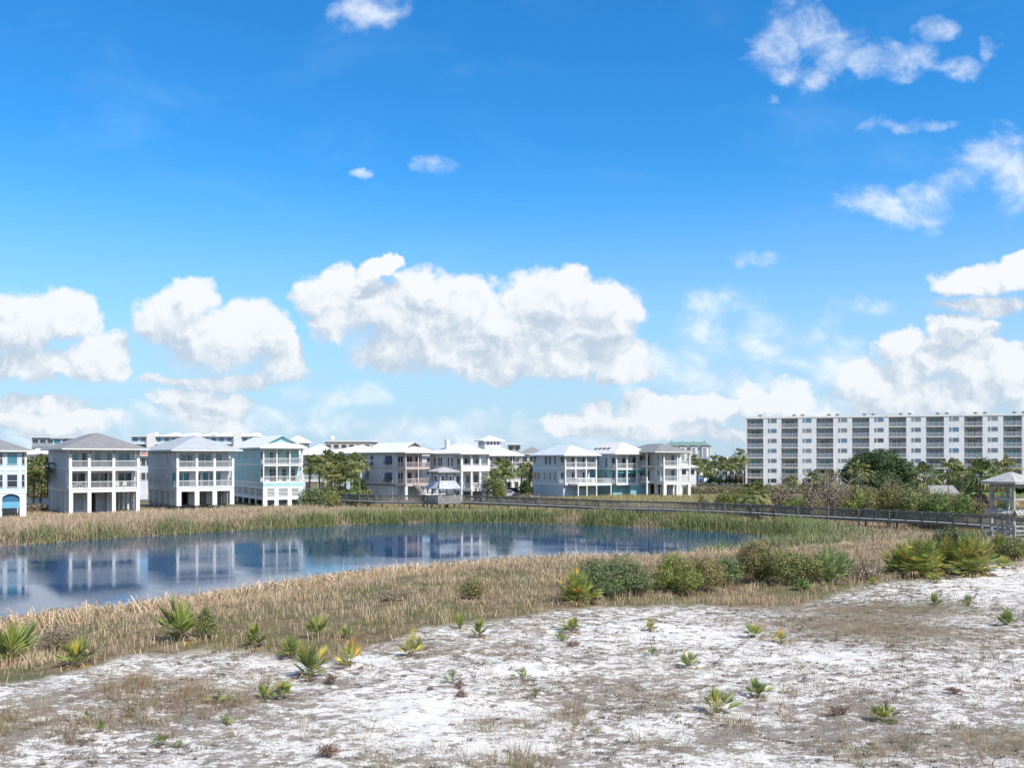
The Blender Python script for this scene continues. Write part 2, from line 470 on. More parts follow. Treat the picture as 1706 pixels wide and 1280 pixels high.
def ground_fn(t, b, pos, out):
    a = t.n('ShaderNodeAttribute'); a.attribute_name = 'Col'
    s = t.n('ShaderNodeSeparateColor'); t.put(s.inputs[0], a.outputs['Color'])
    sand, dk, wt = s.outputs[0], s.outputs[1], s.outputs[2]
    n1 = t.noise(pos, 1.15, 7, .68)           # patches of litter a metre across
    n2 = t.noise(t.v('MULTIPLY', pos, (.75, 1.35, 1)), 5.5, 7, .74, .5)            # crumbs
    n3 = t.noise(pos, .33, 3, .5)
    n4 = t.noise(pos, 26, 4, .7)
    # litter cover of the white sand
    n5 = t.noise(t.v('MULTIPLY', pos, (.8, 1.25, 1)), 2.3, 5, .6, .6)
    k = t.m('ADD', t.m('MULTIPLY', t.m('SUBTRACT', n1, .5), 1.0), t.m('MULTIPLY', t.m('SUBTRACT', n2, .5), 3.2))
    k = t.m('ADD', k, t.m('MULTIPLY', t.m('SUBTRACT', n3, .5), .5))
    k = t.m('ADD', k, t.m('MULTIPLY', t.m('SUBTRACT', n5, .5), 2.6))
    k = t.m('ADD', k, t.m('MULTIPLY', t.m('SUBTRACT', n4, .5), 1.6))
    k = t.m('ADD', k, t.m('MULTIPLY', t.m('SUBTRACT', dk, .5), .62))
    cover = t.ramp(k, -.04, .20)
    white = t.mix(t.ramp(n4, .35, .65), (.58, .545, .50, 1), (.70, .665, .62, 1))
    litter = t.mix(t.ramp(n2, .35, .65), (.085, .065, .052, 1), (.23, .18, .14, 1))
    litter = t.mix(t.m('MULTIPLY', t.ramp(n3, .5, .66), .6), litter, (.20, .16, .10, 1))
    sandc = t.mix(t.m('MULTIPLY', cover, .84), white, litter)
    grassc = t.mix(t.ramp(n1, .35, .65), (.12, .092, .055, 1), (.22, .17, .105, 1))
    grassc = t.mix(t.m('MULTIPLY', t.m('MULTIPLY', t.ramp(n3, .45, .6), .7), t.ramp(dk, .55, .8, 1, 0)), grassc, (.10, .11, .045, 1))
    c = t.mix(sand, grassc, sandc)
    c = t.mix(t.m('MULTIPLY', wt, .85), c, (.045, .035, .022, 1))
    bn = t.n('ShaderNodeBump'); bn.inputs['Strength'].default_value = .9; bn.inputs['Distance'].default_value = .06
    t.put(bn.inputs['Height'], t.m('ADD', t.m('MULTIPLY', n2, 1.0), t.m('MULTIPLY', n4, .5)))
    t.put(b.inputs['Normal'], bn.outputs[0])
    return c
gm = mat('dune_ground', (.5, .45, .4), rough=.95, spec=.1, fn=ground_fn)
g = mesh_np('ground', np.stack([GX, GY, GZ], -1).reshape(-1, 3), quads, gm, cols=cols, smooth=True)
tag(g, 'white dune sand with dark plant litter running down to a marsh', 'ground', kind='structure')

# ---------------------------------------------------------------- water
def water_fn(t, b, pos, out):
    w = t.v('MULTIPLY', pos, (1.0, 1.0, 1))
    patch = t.ramp(t.noise(t.v('MULTIPLY', pos, (.6, 1.6, 1)), .07, 4, .6), .42, .62, .25, 1.0)
    h = t.m('ADD', t.m('MULTIPLY', t.noise(w, 3.2, 3, .55), .55), t.m('MULTIPLY', t.noise(t.v('MULTIPLY', pos, (1, 1.7, 1)), 9, 3, .6), .3))
    bn = t.n('ShaderNodeBump'); bn.inputs['Distance'].default_value = .0075
    b.inputs['Specular Tint'].default_value = (.46, .72, 1, 1)
    t.put(bn.inputs['Strength'], patch); t.put(bn.inputs['Height'], h)
    t.put(b.inputs['Normal'], bn.outputs[0])
    b.inputs['IOR'].default_value = 1.33
    return None
wm = mat('pond_water', (.005, .050, .125), rough=.015, spec=.5, fn=water_fn)
wp = np.array(POND); _n = len(wp); _tan = np.roll(wp, -1, 0) - np.roll(wp, 1, 0)
_nor = np.c_[_tan[:, 1], -_tan[:, 0]] / np.hypot(_tan[:, 0], _tan[:, 1])[:, None]
_ar = .5 * np.sum(wp[:, 0] * np.roll(wp[:, 1], -1) - np.roll(wp[:, 0], -1) * wp[:, 1])
if _ar < 0: _nor = -_nor
wo_ = wp + _nor * .9
if _ar < 0: wo_ = wo_[::-1]
w_ = mesh_np('water', np.c_[wo_, np.full(_n, WATER)], np.arange(_n).reshape(1, _n), wm)
tag(w_, 'calm blue pond water reflecting the houses', 'pond', kind='structure')
# ================================================================ PLANTS
RS = np.random.RandomState(11)
def hit(px, py):
    """where the sight line through a photograph pixel meets the ground"""
    y = 19.0; step = .25; sx = (px - CX) / F; sz = (HY - py) / F
    ys = np.arange(15, 400, .2); zs = height(ys * sx, ys)
    k = np.argmax(H + ys * sz <= zs)
    y = ys[k]
    return Vector((sx * y, y, float(zs[k])))

def veg_mat(name, rough=.6, trans=.25, island=.22, spec=.3):
    return mat(name, attr='Col', rough=rough, trans=trans, island=island, spec=spec)
M_GRASS = veg_mat('dry_grass', .8, .2)
M_LEAF = veg_mat('leaf_blades', .5, .2, .25, .4)

def blades(name, P, h, w, lean, cb, ct, m, curl=.5, parent=None, dirs=None, fold=None):
    """P (n,3) roots; per-blade height, width, lean; base and tip colours (n,3)"""
    n = len(P); h = np.broadcast_to(h, n); w = np.broadcast_to(w, n); lean = np.broadcast_to(lean, n)
    a = RS.rand(n) * 2 * np.pi; d = np.stack([np.cos(a), np.sin(a)], 1)
    la = RS.rand(n) * 2 * np.pi if dirs is None else dirs
    ld = np.stack([np.cos(la), np.sin(la)], 1) * (h * lean)[:, None]
    mid = P.copy(); mid[:, :2] += ld * (.5 - .25 * curl); mid[:, 2] += h * .58
    tip = P.copy(); tip[:, :2] += ld; tip[:, 2] += h * np.sqrt(np.maximum(.12, 1 - (lean * .55) ** 2))
    if fold is not None: tip[:, 2] = P[:, 2] + h * (1 - fold) * 1.0; mid[:, 2] = P[:, 2] + h * (.8 - .25 * fold)
    s3 = np.c_[d * w[:, None] * .5, np.zeros(n)]
    V = np.stack([P - s3, P + s3, mid + s3 * .75, mid - s3 * .75, tip], 1).reshape(-1, 3)
    b = np.arange(n)[:, None] * 5
    q = b + np.array([[0, 1, 2, 3]]); tr = b + np.array([[3, 2, 4]])
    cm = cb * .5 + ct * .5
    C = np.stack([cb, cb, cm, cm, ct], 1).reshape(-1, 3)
    return mesh_np(name, V, [q, tr], m, parent, cols=C)

def scatter(n, x0, x1, y0, y1, dens):
    """random points kept with probability dens(x, y)"""
    x = RS.uniform(x0, x1, n); y = RS.uniform(y0, y1, n)
    inv = np.abs(x) < .62 * y + 6
    x, y = x[inv], y[inv]
    k = RS.rand(len(x)) < dens(x, y)
    x, y = x[k], y[k]
    return np.c_[x, y, height(x, y)]
def jit(n, c, v=.15):
    c = np.array(c)[None, :] * (1 + (RS.rand(n, 1) - .5) * 2 * v) * (1 + (RS.rand(n, 3) - .5) * .16)
    return np.clip(c, .004, 1)
def pick_cols(n, pal, wts, v=.18):
    pal = np.array(pal); k = RS.choice(len(pal), n, p=np.array(wts) / sum(wts))
    return np.clip(pal[k] * (1 + (RS.rand(n, 1) - .5) * 2 * v), .004, 1)
TAN = (.52, .38, .24); PALE = (.66, .52, .37); BRN = (.22, .14, .09); GRN = (.12, .19, .045); YG = (.26, .26, .07); GREY = (.33, .29, .25); DKG = (.06, .10, .035)

def is_far(x, y): return (y > 78 - .12 * np.abs(x)) & (y > 75)
# --- far bank reeds
def far_d(x, y):
    sd = seg_dist(x, y, POND)
    lim = np.where(x < -36, 46, 40)
    return (sd > -.6) * is_far(x, y) * sstep(lim, lim - 4, sd) * (.55 + .45 * sstep(20, 0, sd)) * (y < 150) * ~((x > 42) & (sd > 16))
P = scatter(560000, -110, 75, 72, 150, far_d)
sd = seg_dist(P[:, 0], P[:, 1], POND); n = len(P)
clump = fbm(P[:, 0] * .22, P[:, 1] * .3, 3); cl2 = fbm(P[:, 0] * .9 + 40, P[:, 1] * .9, 2)
rightw = sstep(-38, -12, P[:, 0])
gprob = np.clip(sstep(4.5, 1.0, sd) * .75 * sstep(.3, .55, clump + .1) + rightw * sstep(13, 6, sd) * .72 * sstep(.30, .52, clump + .06) + rightw * .10, 0, 1)
isg = RS.rand(n) < gprob
ct = pick_cols(n, [PALE, TAN, (.50, .38, .27), (.34, .24, .16), (.44, .36, .17)], [3.2, 3, 3, 1.2, .6])
yel = (RS.rand(n) < rightw * sstep(12, 20, sd) * .75)
ct[yel] = pick_cols(yel.sum(), [(.42, .36, .17), (.36, .33, .12), (.50, .42, .25)], [2, 1, 2])
ct[isg] = pick_cols(isg.sum(), [(.19, .25, .08), (.27, .30, .12), (.14, .19, .06), (.42, .38, .20)], [3, 2.5, 1.6, 2.2])
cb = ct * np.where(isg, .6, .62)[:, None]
hh = (1.02 + .5 * cl2) * (.75 + .5 * RS.rand(n)) * np.where(yel, .7, 1) * (1 - .55 * rightw * sstep(4, 10, sd)) * (1 - .62 * (1 - rightw) * sstep(12, 30, sd)) * (.8 + .45 * sstep(.35, .6, clump)) * np.where(sd < .5, .8, 1)
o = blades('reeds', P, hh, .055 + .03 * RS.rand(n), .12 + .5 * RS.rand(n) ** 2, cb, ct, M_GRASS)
tag(o, 'tan and green reeds of the marsh along the far bank', 'reeds', kind='stuff')
# brown rotten bases at the waterline
def rot_d(x, y):
    sd = seg_dist(x, y, POND)
    return (sd > -.9) * (sd < .9) * is_far(x, y) * sstep(.42, .6, fbm(x * .35, y * .35, 3))
P = scatter(150000, -100, 60, 72, 125, rot_d); n = len(P)
c = pick_cols(n, [BRN, (.30, .19, .11), (.14, .10, .07)], [2, 1, 1])
o = blades('reed_litter', P, .35 + .5 * RS.rand(n), .08, .5 + .6 * RS.rand(n), c * .7, c, M_GRASS)
tag(o, 'brown rotting reed bases at the waterline of the far bank', 'reeds', kind='stuff')

# --- near bank: collapsed cattails
def near_side(x, y): return ~is_far(x, y)
def cat_d(x, y):
    sd = seg_dist(x, y, POND)
    return near_side(x, y) * (sd > -.7) * sstep(8.4, 5.4, sd + 3.2 * (fbm(x * .3, y * .3, 2) - .5)) * sstep(30, 20, x) * (.42 + .58 * sstep(.38, .5, fbm(x * .6, y * .6, 2)))
P = scatter(320000, -60, 40, 26, 84, cat_d); n = len(P)
c = pick_cols(n, [(.80, .60, .37), (.70, .50, .30), (.52, .35, .20), (.26, .17, .10), (.72, .60, .44), (.20, .20, .08)], [3, 3, 1.8, 1.8, 2, .9])
o = blades('fallen_cattails', P, .50 + .95 * RS.rand(n), .026 + .030 * RS.rand(n), .5 + 1.3 * RS.rand(n), c * .75, c, M_GRASS, .6, fold=.15 + .95 * RS.rand(n))
tag(o, 'tangled straw coloured fallen cattails along the near shore', 'reeds', kind='stuff')
def shoot_d(x, y):
    sd = seg_dist(x, y, POND)
    return near_side(x, y) * (sd > -1.9) * (sd < 1.6) * (.22 + .8 * sstep(.46, .6, fbm(x * .4 + 9, y * .4, 2)))
P = scatter(60000, -60, 40, 26, 84, shoot_d); n = len(P); P[:, 2] = np.maximum(P[:, 2], WATER - .05)
c = pick_cols(n, [(.14, .22, .05), (.22, .28, .08), (.45, .36, .22)], [3, 2, 1.6])
o = blades('green_rushes', P, .6 + .7 * RS.rand(n), .022, .05 + .35 * RS.rand(n), c * .7, c, M_GRASS)
tag(o, 'green rush shoots standing in the shallows of the near shore', 'rushes', kind='stuff')
def stalk_d(x, y):
    sd = seg_dist(x, y, POND)
    return near_side(x, y) * (sd > -.5) * (sd < 2.0) * sstep(.5, .62, fbm(x * .45 + 2, y * .45, 2)) * .5 + near_side(x, y) * (sd > -.5) * (sd < 1.5) * .09
P = scatter(15000, -50, 30, 26, 80, stalk_d); n = len(P); P[:, 2] = np.maximum(P[:, 2], WATER)
c = pick_cols(n, [(.62, .50, .36), (.52, .38, .26)], [1, 1])
o = blades('tall_cattail_stalks', P, 1.4 + 1.5 * RS.rand(n), .030, .03 + .45 * RS.rand(n) ** 2, c * .9, c, M_GRASS, .2)
tag(o, 'tall pale dead cattail stalks sticking up against the water', 'reeds', kind='stuff')

# --- broomsedge and mixed grass between shore and sand
def broom_d(x, y):
    sd = seg_dist(x, y, POND); e = dune_edge(x) + 1.6 * (fbm(x * .35, y * .2 + 5, 3) - .5)
    return near_side(x, y) * np.where(sd < 6.0, .12, 1.0) * (sd > 2.2) * sstep(-.6, .8, y - e) * (y < 96) * (.34 + .66 * sstep(.36, .56, fbm(x * .6, y * .6, 2)))
P = scatter(520000, -60, 75, 22, 96, broom_d); n = len(P)
sd = seg_dist(P[:, 0], P[:, 1], POND)
gmask = fbm(P[:, 0] * .12 + 3, P[:, 1] * .35, 3); tuft = fbm(P[:, 0] * 1.4, P[:, 1] * 1.4, 2)
isg = RS.rand(n) < sstep(.50, .64, gmask + .16 * sstep(10, 6, sd) - .05) * .62
c = pick_cols(n, [(.66, .50, .33), (.58, .42, .26), (.44, .30, .19), (.46, .37, .28), (.60, .44, .24)], [3, 3, 1.6, 1.6, 1.6])
c[isg] = pick_cols(isg.sum(), [(.22, .22, .07), (.17, .19, .055), (.34, .30, .12)], [2, 2, 1.4])
e = dune_edge(P[:, 0]); nearsand = sstep(4, .5, P[:, 1] - e)
mid = sstep(9.5, 6.5, sd)
c[(mid > .5) & ~isg] *= np.array([.85, .86, .84])
hh = (.09 + .30 * sstep(.28, .62, tuft)) * (1 - .45 * mid) * (.7 + .6 * RS.rand(n)) * np.where(isg, .62, 1)
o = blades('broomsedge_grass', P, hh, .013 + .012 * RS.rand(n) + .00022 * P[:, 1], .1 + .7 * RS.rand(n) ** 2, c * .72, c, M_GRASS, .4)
tag(o, 'dry beige broomsedge and low green grass between pond and sand', 'grass', kind='stuff')

# --- thin grass tufts on the sand
def tuft_d(x, y):
    s, dk, br = zones(x, y)
    return s * np.clip(.07 + .10 * dk - .06 * br + 1.0 * tuftz(x, y) * sstep(.42, .56, fbm(x * .9, y * .9, 2)), 0, 1) * sstep(.38, .54, fbm(x * .5 + 7, y * .5, 3))
T = scatter(55000, -32, 45, 17, 60, tuft_d)
K = 24; n = len(T) * K
sz = np.repeat(.55 + 1.15 * RS.rand(len(T)) ** 1.6, K)
P = np.repeat(T, K, 0); r = RS.rand(n) ** .6 * .17 * sz; a = RS.rand(n) * 6.283
P[:, 0] += r * np.cos(a); P[:, 1] += r * np.sin(a); P[:, 2] = height(P[:, 0], P[:, 1]) - .03
k = np.repeat(RS.rand(len(T)), K)
c = np.where((k < .62)[:, None], pick_cols(n, [(.38, .28, .17), (.48, .37, .23), (.28, .20, .12)], [2, 2, 1]),
             np.where((k < .82)[:, None], pick_cols(n, [(.24, .22, .09), (.30, .26, .12)], [1, 1]), pick_cols(n, [(.24, .13, .09), (.30, .19, .13)], [1, 1])))
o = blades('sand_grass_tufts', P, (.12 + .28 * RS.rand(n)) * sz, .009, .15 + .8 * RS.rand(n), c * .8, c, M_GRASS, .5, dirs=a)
tag(o, 'sparse brown grass tufts growing out of the white sand', 'grass', kind='stuff')

P = scatter(260000, -20, 50, 17, 60, lambda x, y: matz(x, y)); n = len(P)
c = pick_cols(n, [(.34, .25, .16), (.42, .31, .19), (.26, .19, .12), (.30, .26, .13)], [3, 2, 2, 1])
o = blades('matted_grass', P, .05 + .15 * RS.rand(n) ** 2, .012, .3 + .9 * RS.rand(n), c * .8, c, M_GRASS, .5)
tag(o, 'short brown matted grass patch on the right hand sand', 'grass', kind='stuff')

T = scatter(16000, -32, 45, 17, 60, lambda x, y: zones(x, y)[0] * (.25 + .75 * sstep(.42, .6, fbm(x * .22 + 30, y * .3, 2))) * np.clip(1 - .5 * zones(x, y)[2], 0, 1))
K = 22; n = len(T) * K; rr = np.repeat(.05 + .16 * RS.rand(len(T)) ** 1.5, K); a = RS.rand(n) * 6.283; q = RS.rand(n) ** .5 * rr
P = np.repeat(T, K, 0); P[:, 0] += q * np.cos(a) * 1.5; P[:, 1] += q * np.sin(a); P[:, 2] = height(P[:, 0], P[:, 1], True)
k = np.repeat(RS.rand(len(T)) < .16, K); c = pick_cols(n, [(.17, .13, .10), (.12, .095, .075), (.23, .18, .13)], [2, 2, 1]); c[k] = pick_cols(k.sum(), [(.12, .15, .05), (.18, .20, .08)], [1, 1])
o = blades('low_herb_mats', P, .03 + .05 * RS.rand(n), .010 + .010 * RS.rand(n), .5 + 1.2 * RS.rand(n), c * .8, c, M_GRASS, .6, fold=.1 + .7 * RS.rand(n))
tag(o, 'small dark herb mats dotting the white sand', 'ground plants', kind='stuff')

# --- litter crumbs lying on the sand
def lit_d(x, y):
    s, dk, br = zones(x, y)
    nn = fbm(x * 1.6, y * 1.6, 4)
    return s * sstep(.40, .60, nn + .22 * dk - .13 * br) * np.clip(1.25 - y / 75, .25, 1)
P = scatter(520000, -32, 45, 17, 58, lit_d); n = len(P)
P[:, 2] = height(P[:, 0], P[:, 1], True) + .004
c = pick_cols(n, [(.22, .18, .14), (.30, .25, .19), (.16, .13, .10), (.36, .29, .21), (.18, .19, .09)], [3, 3, 1.4, 2, .7])
o = blades('plant_litter', P, .022 + .05 * RS.rand(n), .008 + .006 * RS.rand(n), .6 + 1.6 * RS.rand(n), c * .8, c, M_GRASS, .6, fold=.1 + .8 * RS.rand(n))
tag(o, 'dark lichen and leaf litter crumbs strewn over the white sand', 'litter', kind='stuff')

# ---------------------------------------------------------------- palmettos
def fan(V, Fq, C, base, dirv, upv, L, n, spread, col, droop, w0):
    """one fan leaf: n narrow leaflets radiating from the end of a petiole"""
    dirv = dirv.normalized(); side = dirv.cross(upv)
    side = side.normalized() if side.length > .01 else Vector((1, 0, 0))
    nor = side.cross(dirv).normalized()
    for i in range(n):
        f = (i + .5) / n * 2 - 1; an = f * spread
        d = (dirv * math.cos(an) + side * math.sin(an)).normalized()
        l = L * (1 - .28 * abs(f) ** 2) * random.uniform(.88, 1.06)
        s = nor.cross(d).normalized()
        cup = nor * (.10 * L * abs(f))
        m1 = base + d * l * .5 + cup
        tip = base + d * l + cup * 1.2 + Vector((0, 0, -droop * l * random.uniform(.6, 1.3)))
        w = w0 * L
        k = len(V)
        tilt = nor * (w * .35 * (1 if i % 2 else -1))
        V += [base, m1 + s * w * .5 + tilt, m1 - s * w * .5 - tilt, tip]
        Fq.append((k, k + 1, k + 3, k + 2))
        j = random.uniform(.65, 1.3)
        cc = [x * j for x in col]
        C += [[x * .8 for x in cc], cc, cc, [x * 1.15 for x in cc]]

def crown_mesh(name, nf, L, pet, el0, el1, cols, seed, droop=.15, spread=2.0, nl=18, w0=.075, sz=0.0):
    random.seed(seed); V = []; Q = []; C = []
    for i in range(nf):
        az = i * 2.39996 + random.uniform(-.3, .3)
        f = i / max(1, nf - 1)
        el = el0 + (el1 - el0) * f + random.uniform(-.12, .12)
        d = Vector((math.cos(az) * math.cos(el), math.sin(az) * math.cos(el), math.sin(el)))
        root = Vector((math.cos(az), math.sin(az), 0)) * .04
        if nf < 40 and random.random() < .2: continue
        pl = pet * (random.uniform(.5, 1.7) if nf < 60 else random.uniform(.25, 1.15))
        end = root + d * pl + Vector((0, 0, -.08 * pl * math.cos(el)))
        s = d.cross(Vector((0, 0, 1))).normalized() if abs(d.z) < .99 else Vector((1, 0, 0))
        w = .022 * L
        k = len(V); V += [root - s * w, root + s * w, end + s * w * .6, end - s * w * .6]; Q.append((k, k + 1, k + 2, k + 3))
        col = random.choices([c[0] for c in cols], [c[1] for c in cols])[0]
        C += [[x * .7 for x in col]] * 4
        u = Vector((0, 0, 1)) if abs(d.z) < .9 else Vector((math.cos(az), math.sin(az), .2))
        d2 = (d + Vector((0, 0, -.25 * (1 - math.sin(max(el, 0)))))).normalized()
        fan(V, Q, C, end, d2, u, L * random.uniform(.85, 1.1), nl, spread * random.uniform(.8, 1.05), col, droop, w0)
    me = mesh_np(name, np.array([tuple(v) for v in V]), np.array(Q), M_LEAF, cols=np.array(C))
    return me
PG = [(.13, .17, .045), 3]; PG2 = [(.27, .31, .075), 3]; PY = [(.48, .40, .07), 1.0]; PO = [(.48, .27, .04), .5]
def palmetto_kind(seed, pal, nf=13, dead=8, L=.56, pet=.30):
    root = empty('palmetto')
    a = crown_mesh('fronds', nf, L, pet, .2 if nf > 50 else .48, 1.5, pal, seed, droop=.05, spread=1.75 if nf > 50 else 1.25, nl=15, w0=.058)
    b = crown_mesh('dried_fronds', dead, .40, .28, -.05, .35, [((.30, .22, .13), 2), ((.20, .14, .09), 2), ((.42, .26, .08), 1)], seed + 50, droop=.4, spread=1.2, nl=12)
    a.parent = root; b.parent = root
    s = MB(); random.seed(seed)
    for i in range(4):
        an = i * 1.7; s.tube((0, 0, -.08), (math.cos(an) * .12, math.sin(an) * .12, .13), .045, .03, 6)
    s.build('stem', mat('palmetto_stem', (.16, .11, .075), .9, bump=.6), root)
    return root
KINDS = {}
def get_kind(k):
    if k not in KINDS:
        spec = {'g': dict(pal=[PG, PG2, [PY[0], .25]]), 'y': dict(pal=[PG2, [PY[0], 1.5], [PG[0], 1]]), 'o': dict(pal=[[PG2[0], 2.2], [PO[0], 1.0], [PY[0], 2]]),
                'big': dict(pal=[[PG2[0], 4], [PG[0], 1.2], [PY[0], 1.6], [PO[0], .12]], nf=120, dead=22, L=.27, pet=.62), 'pale': dict(pal=[[(.25, .31, .12), 3], [(.18, .25, .08), 2]], nf=80, dead=8, L=.27, pet=.62),
                'thin': dict(pal=[PG, PG2], nf=6, dead=3)}[k[0] if isinstance(k, tuple) else k]
        KINDS[k] = [palmetto_kind(hash_seed(k) + j * 7, **spec) for j in range(4 if k in ('g', 'y') else 2)]
        KINDS[k].append(0)
    lst = KINDS[k]; j = lst[-1]; lst[-1] += 1
    proto = lst[j % (len(lst) - 1)]
    return proto if j < len(lst) - 1 else copy_tree(proto)
def hash_seed(k): return {'g': 5, 'y': 19, 'o': 33, 'big': 44, 'pale': 61, 'thin': 77}[k]

PALMS_ = '''15 1110 112 92 g|large green palmetto cut by the left edge of the picture
128 1110 72 56 y|yellow green palmetto right of the large one at the left edge
300 1070 76 84 g|tall dark green palmetto beside a round olive shrub on the near bank
424 1082 44 52 g|single green palmetto in dry grass above the left sand patch
484 1098 44 42 g|left plant of the palmetto cluster at the edge of the sand
528 1064 44 46 g|rear plant of the palmetto cluster, higher up in the dry grass
516 1130 64 68 y|front and largest plant of the palmetto cluster on the sand edge
575 1066 26 26 g|small palmetto in dry grass behind the yellow leaved one
581 1116 54 56 o|palmetto with yellow and orange lower fronds right of the cluster
684 1097 46 54 y|upright palmetto at the sand edge with pale tips, left of centre
766 1050 30 34 y|left of two palmettos in the brown grass at the middle
799 1064 30 38 g|right of two palmettos, rooted where the middle sand begins
952 1054 44 30 y|low spreading palmetto on the bright sand at the middle
936 1072 20 26 thin|thin seedling palmetto just in front of the low spreading one
752 1142 30 26 thin|grey green seedling palmetto next to the red brown tufts
871 1135 28 24 thin|lone three leaved palmetto seedling on bare white sand
892 1162 22 20 thin|tiny palmetto seedling above the grass tufts of the middle sand
364 1174 40 24 thin|flat palmetto seedling in the brown patch at lower left
442 1168 34 32 g|left of a pair of low palmettos on the sand below the cluster
472 1166 38 34 y|right of a pair of low palmettos on the sand below the cluster
146 1206 22 26 thin|thin leaning palmetto seedling, upper one of two at lower left
168 1222 20 24 thin|thin leaning palmetto seedling, lower one of two at lower left
264 1248 38 26 thin|yellow green palmetto seedling near the bottom left
298 1246 22 14 thin|smallest palmetto seedling near the bottom left
378 1214 26 24 thin|palmetto seedling inside the brown grass left of centre bottom
1083 1052 28 28 y|small palmetto on the sand just below the long grass, right of centre
1254 1064 38 32 o|palmetto with one orange frond, left of the orange yellow one
1302 1073 34 26 o|orange yellow palmetto on the sand edge by the brown patch
1087 1094 24 20 thin|small dark palmetto seedling among brown crumbs right of centre
1147 1114 44 36 y|round yellow green palmetto alone on the sand right of centre
1262 1165 40 42 g|spiky dark green palmetto above the largest sand palmetto
1194 1193 66 56 y|largest palmetto on the open sand, with orange dry skirt
1676 1046 36 34 g|dark green palmetto on the sand near the right edge
1558 1010 26 28 g|palmetto beside a dry red frond on the right hand sand
1612 1010 30 24 thin|open V shaped palmetto seedling on the right hand sand
1470 1204 48 34 g|wide low palmetto on the speckled sand at lower right
1558 972 26 16 y|tiny yellow palmetto below the big palmetto thicket
1453 974 22 14 y|tiny palmetto in front of the grey brown shrub
1672 950 34 30 y|small palmetto on the sand crest at the right edge
1534 962 96 74 big|left mound of the big yellow green palmetto thicket on the dune
1498 955 56 50 big|lower left shoulder of the big palmetto thicket
1617 958 86 78 big|right mound of the big yellow green palmetto thicket on the dune
1576 952 56 62 big|palmetto between the two mounds of the dune thicket
1668 930 40 46 big|yellow palmetto right below the wooden pavilion
1380 972 66 66 pale|pale grey green palmetto between the olive shrub and the grey shrub
1400 962 50 50 pale|second pale palmetto touching the grey brown shrub
962 1006 66 62 big|bushy yellow green palmetto in front of the green shrub by the pond
992 1003 26 24 y|small yellow palmetto at the foot of the bushy one by the pond'''
for ln in PALMS_.split('\n'):
    a, lab = ln.split('|'); px, py, w, h, k = a.split(); px, py, w, h = map(float, (px, py, w, h))
    o = get_kind(k); p = hit(px, py); s = p.y / F
    o.location = p; o.rotation_euler = (0, 0, (px * 7.3) % 6.28)
    wm_, hm_ = w * s, h * s
    kx = wm_ / (1.30 if k != 'thin' else 1.1); kz = hm_ / (.90 if k != 'thin' else .85)
    kx = min(kx, kz * 1.35); o.scale = (kx, kx, kz)
    tag(o, lab, 'palmetto', 'palmettos on the dune')

# ---------------------------------------------------------------- shrubs
M_TWIG = mat('twig_bark', (.25, .20, .16), .9, var=.4, vscale=8)
def leaf_cloud(name, lobes, n, leaf, pal, wts, seed, m=None, parent=None, shell=.55, up=.3, topcol=None):
    """many leaf sized faces spread through the volume of several lobes (x,y,z,rx,ry,rz)"""
    rs = np.random.RandomState(seed); lob = np.array(lobes, float)
    vol = lob[:, 3] * lob[:, 4] * lob[:, 5]; k = rs.choice(len(lob), n, p=vol ** .75 / (vol ** .75).sum())
    d = rs.normal(size=(n, 3)); d /= np.linalg.norm(d, axis=1)[:, None]
    r = shell + (1 - shell) * rs.rand(n) ** .6
    L = lob[k]
    bump = fbm(d[:, 0] * 2.2 + k * 3.1 + seed, d[:, 2] * 2.2 + d[:, 1] * 1.7 + k, 3)
    b2 = 1.25 * fbm(d[:, 0] * 6 + k * 5.1, d[:, 2] * 6 + d[:, 1] * 4 + seed, 2)
    r = r * (.34 + .95 * bump + .38 * b2)
    P = L[:, :3] + d * L[:, 3:6] * r[:, None]
    P[:, 2] = np.maximum(P[:, 2], .02)
    nn = d * .7 + rs.normal(size=(n, 3)) * .6 + np.array([0, 0, up]); nn /= np.linalg.norm(nn, axis=1)[:, None]
    a = np.cross(nn, rs.normal(size=(n, 3))); a /= np.linalg.norm(a, axis=1)[:, None]
    b = np.cross(nn, a)
    s = (leaf * (.6 + .8 * rs.rand(n)))[:, None]
    V = np.stack([P - a * s, P - b * s * .55, P + a * s, P + b * s * .55], 1).reshape(-1, 3)
    pal = np.array(pal); wts = np.array(wts, float)
    ck = rs.choice(len(pal), n, p=wts / wts.sum())
    # whole twigs share a colour
    tw = (fbm(P[:, 0] * 3 / max(.3, lob[:, 3].max()) + seed, P[:, 2] * 3 / max(.3, lob[:, 5].max()), 2) * len(pal) * 1.6).astype(int) % len(pal)
    ck = np.where(rs.rand(n) < .5, tw, ck)
    C = np.clip(pal[ck] * (1 + (rs.rand(n, 1) - .5) * .5), .003, 1)
    return mesh_np(name, V, np.arange(n * 4).reshape(-1, 4), m or M_LEAF, parent, cols=np.repeat(C, 4, 0))

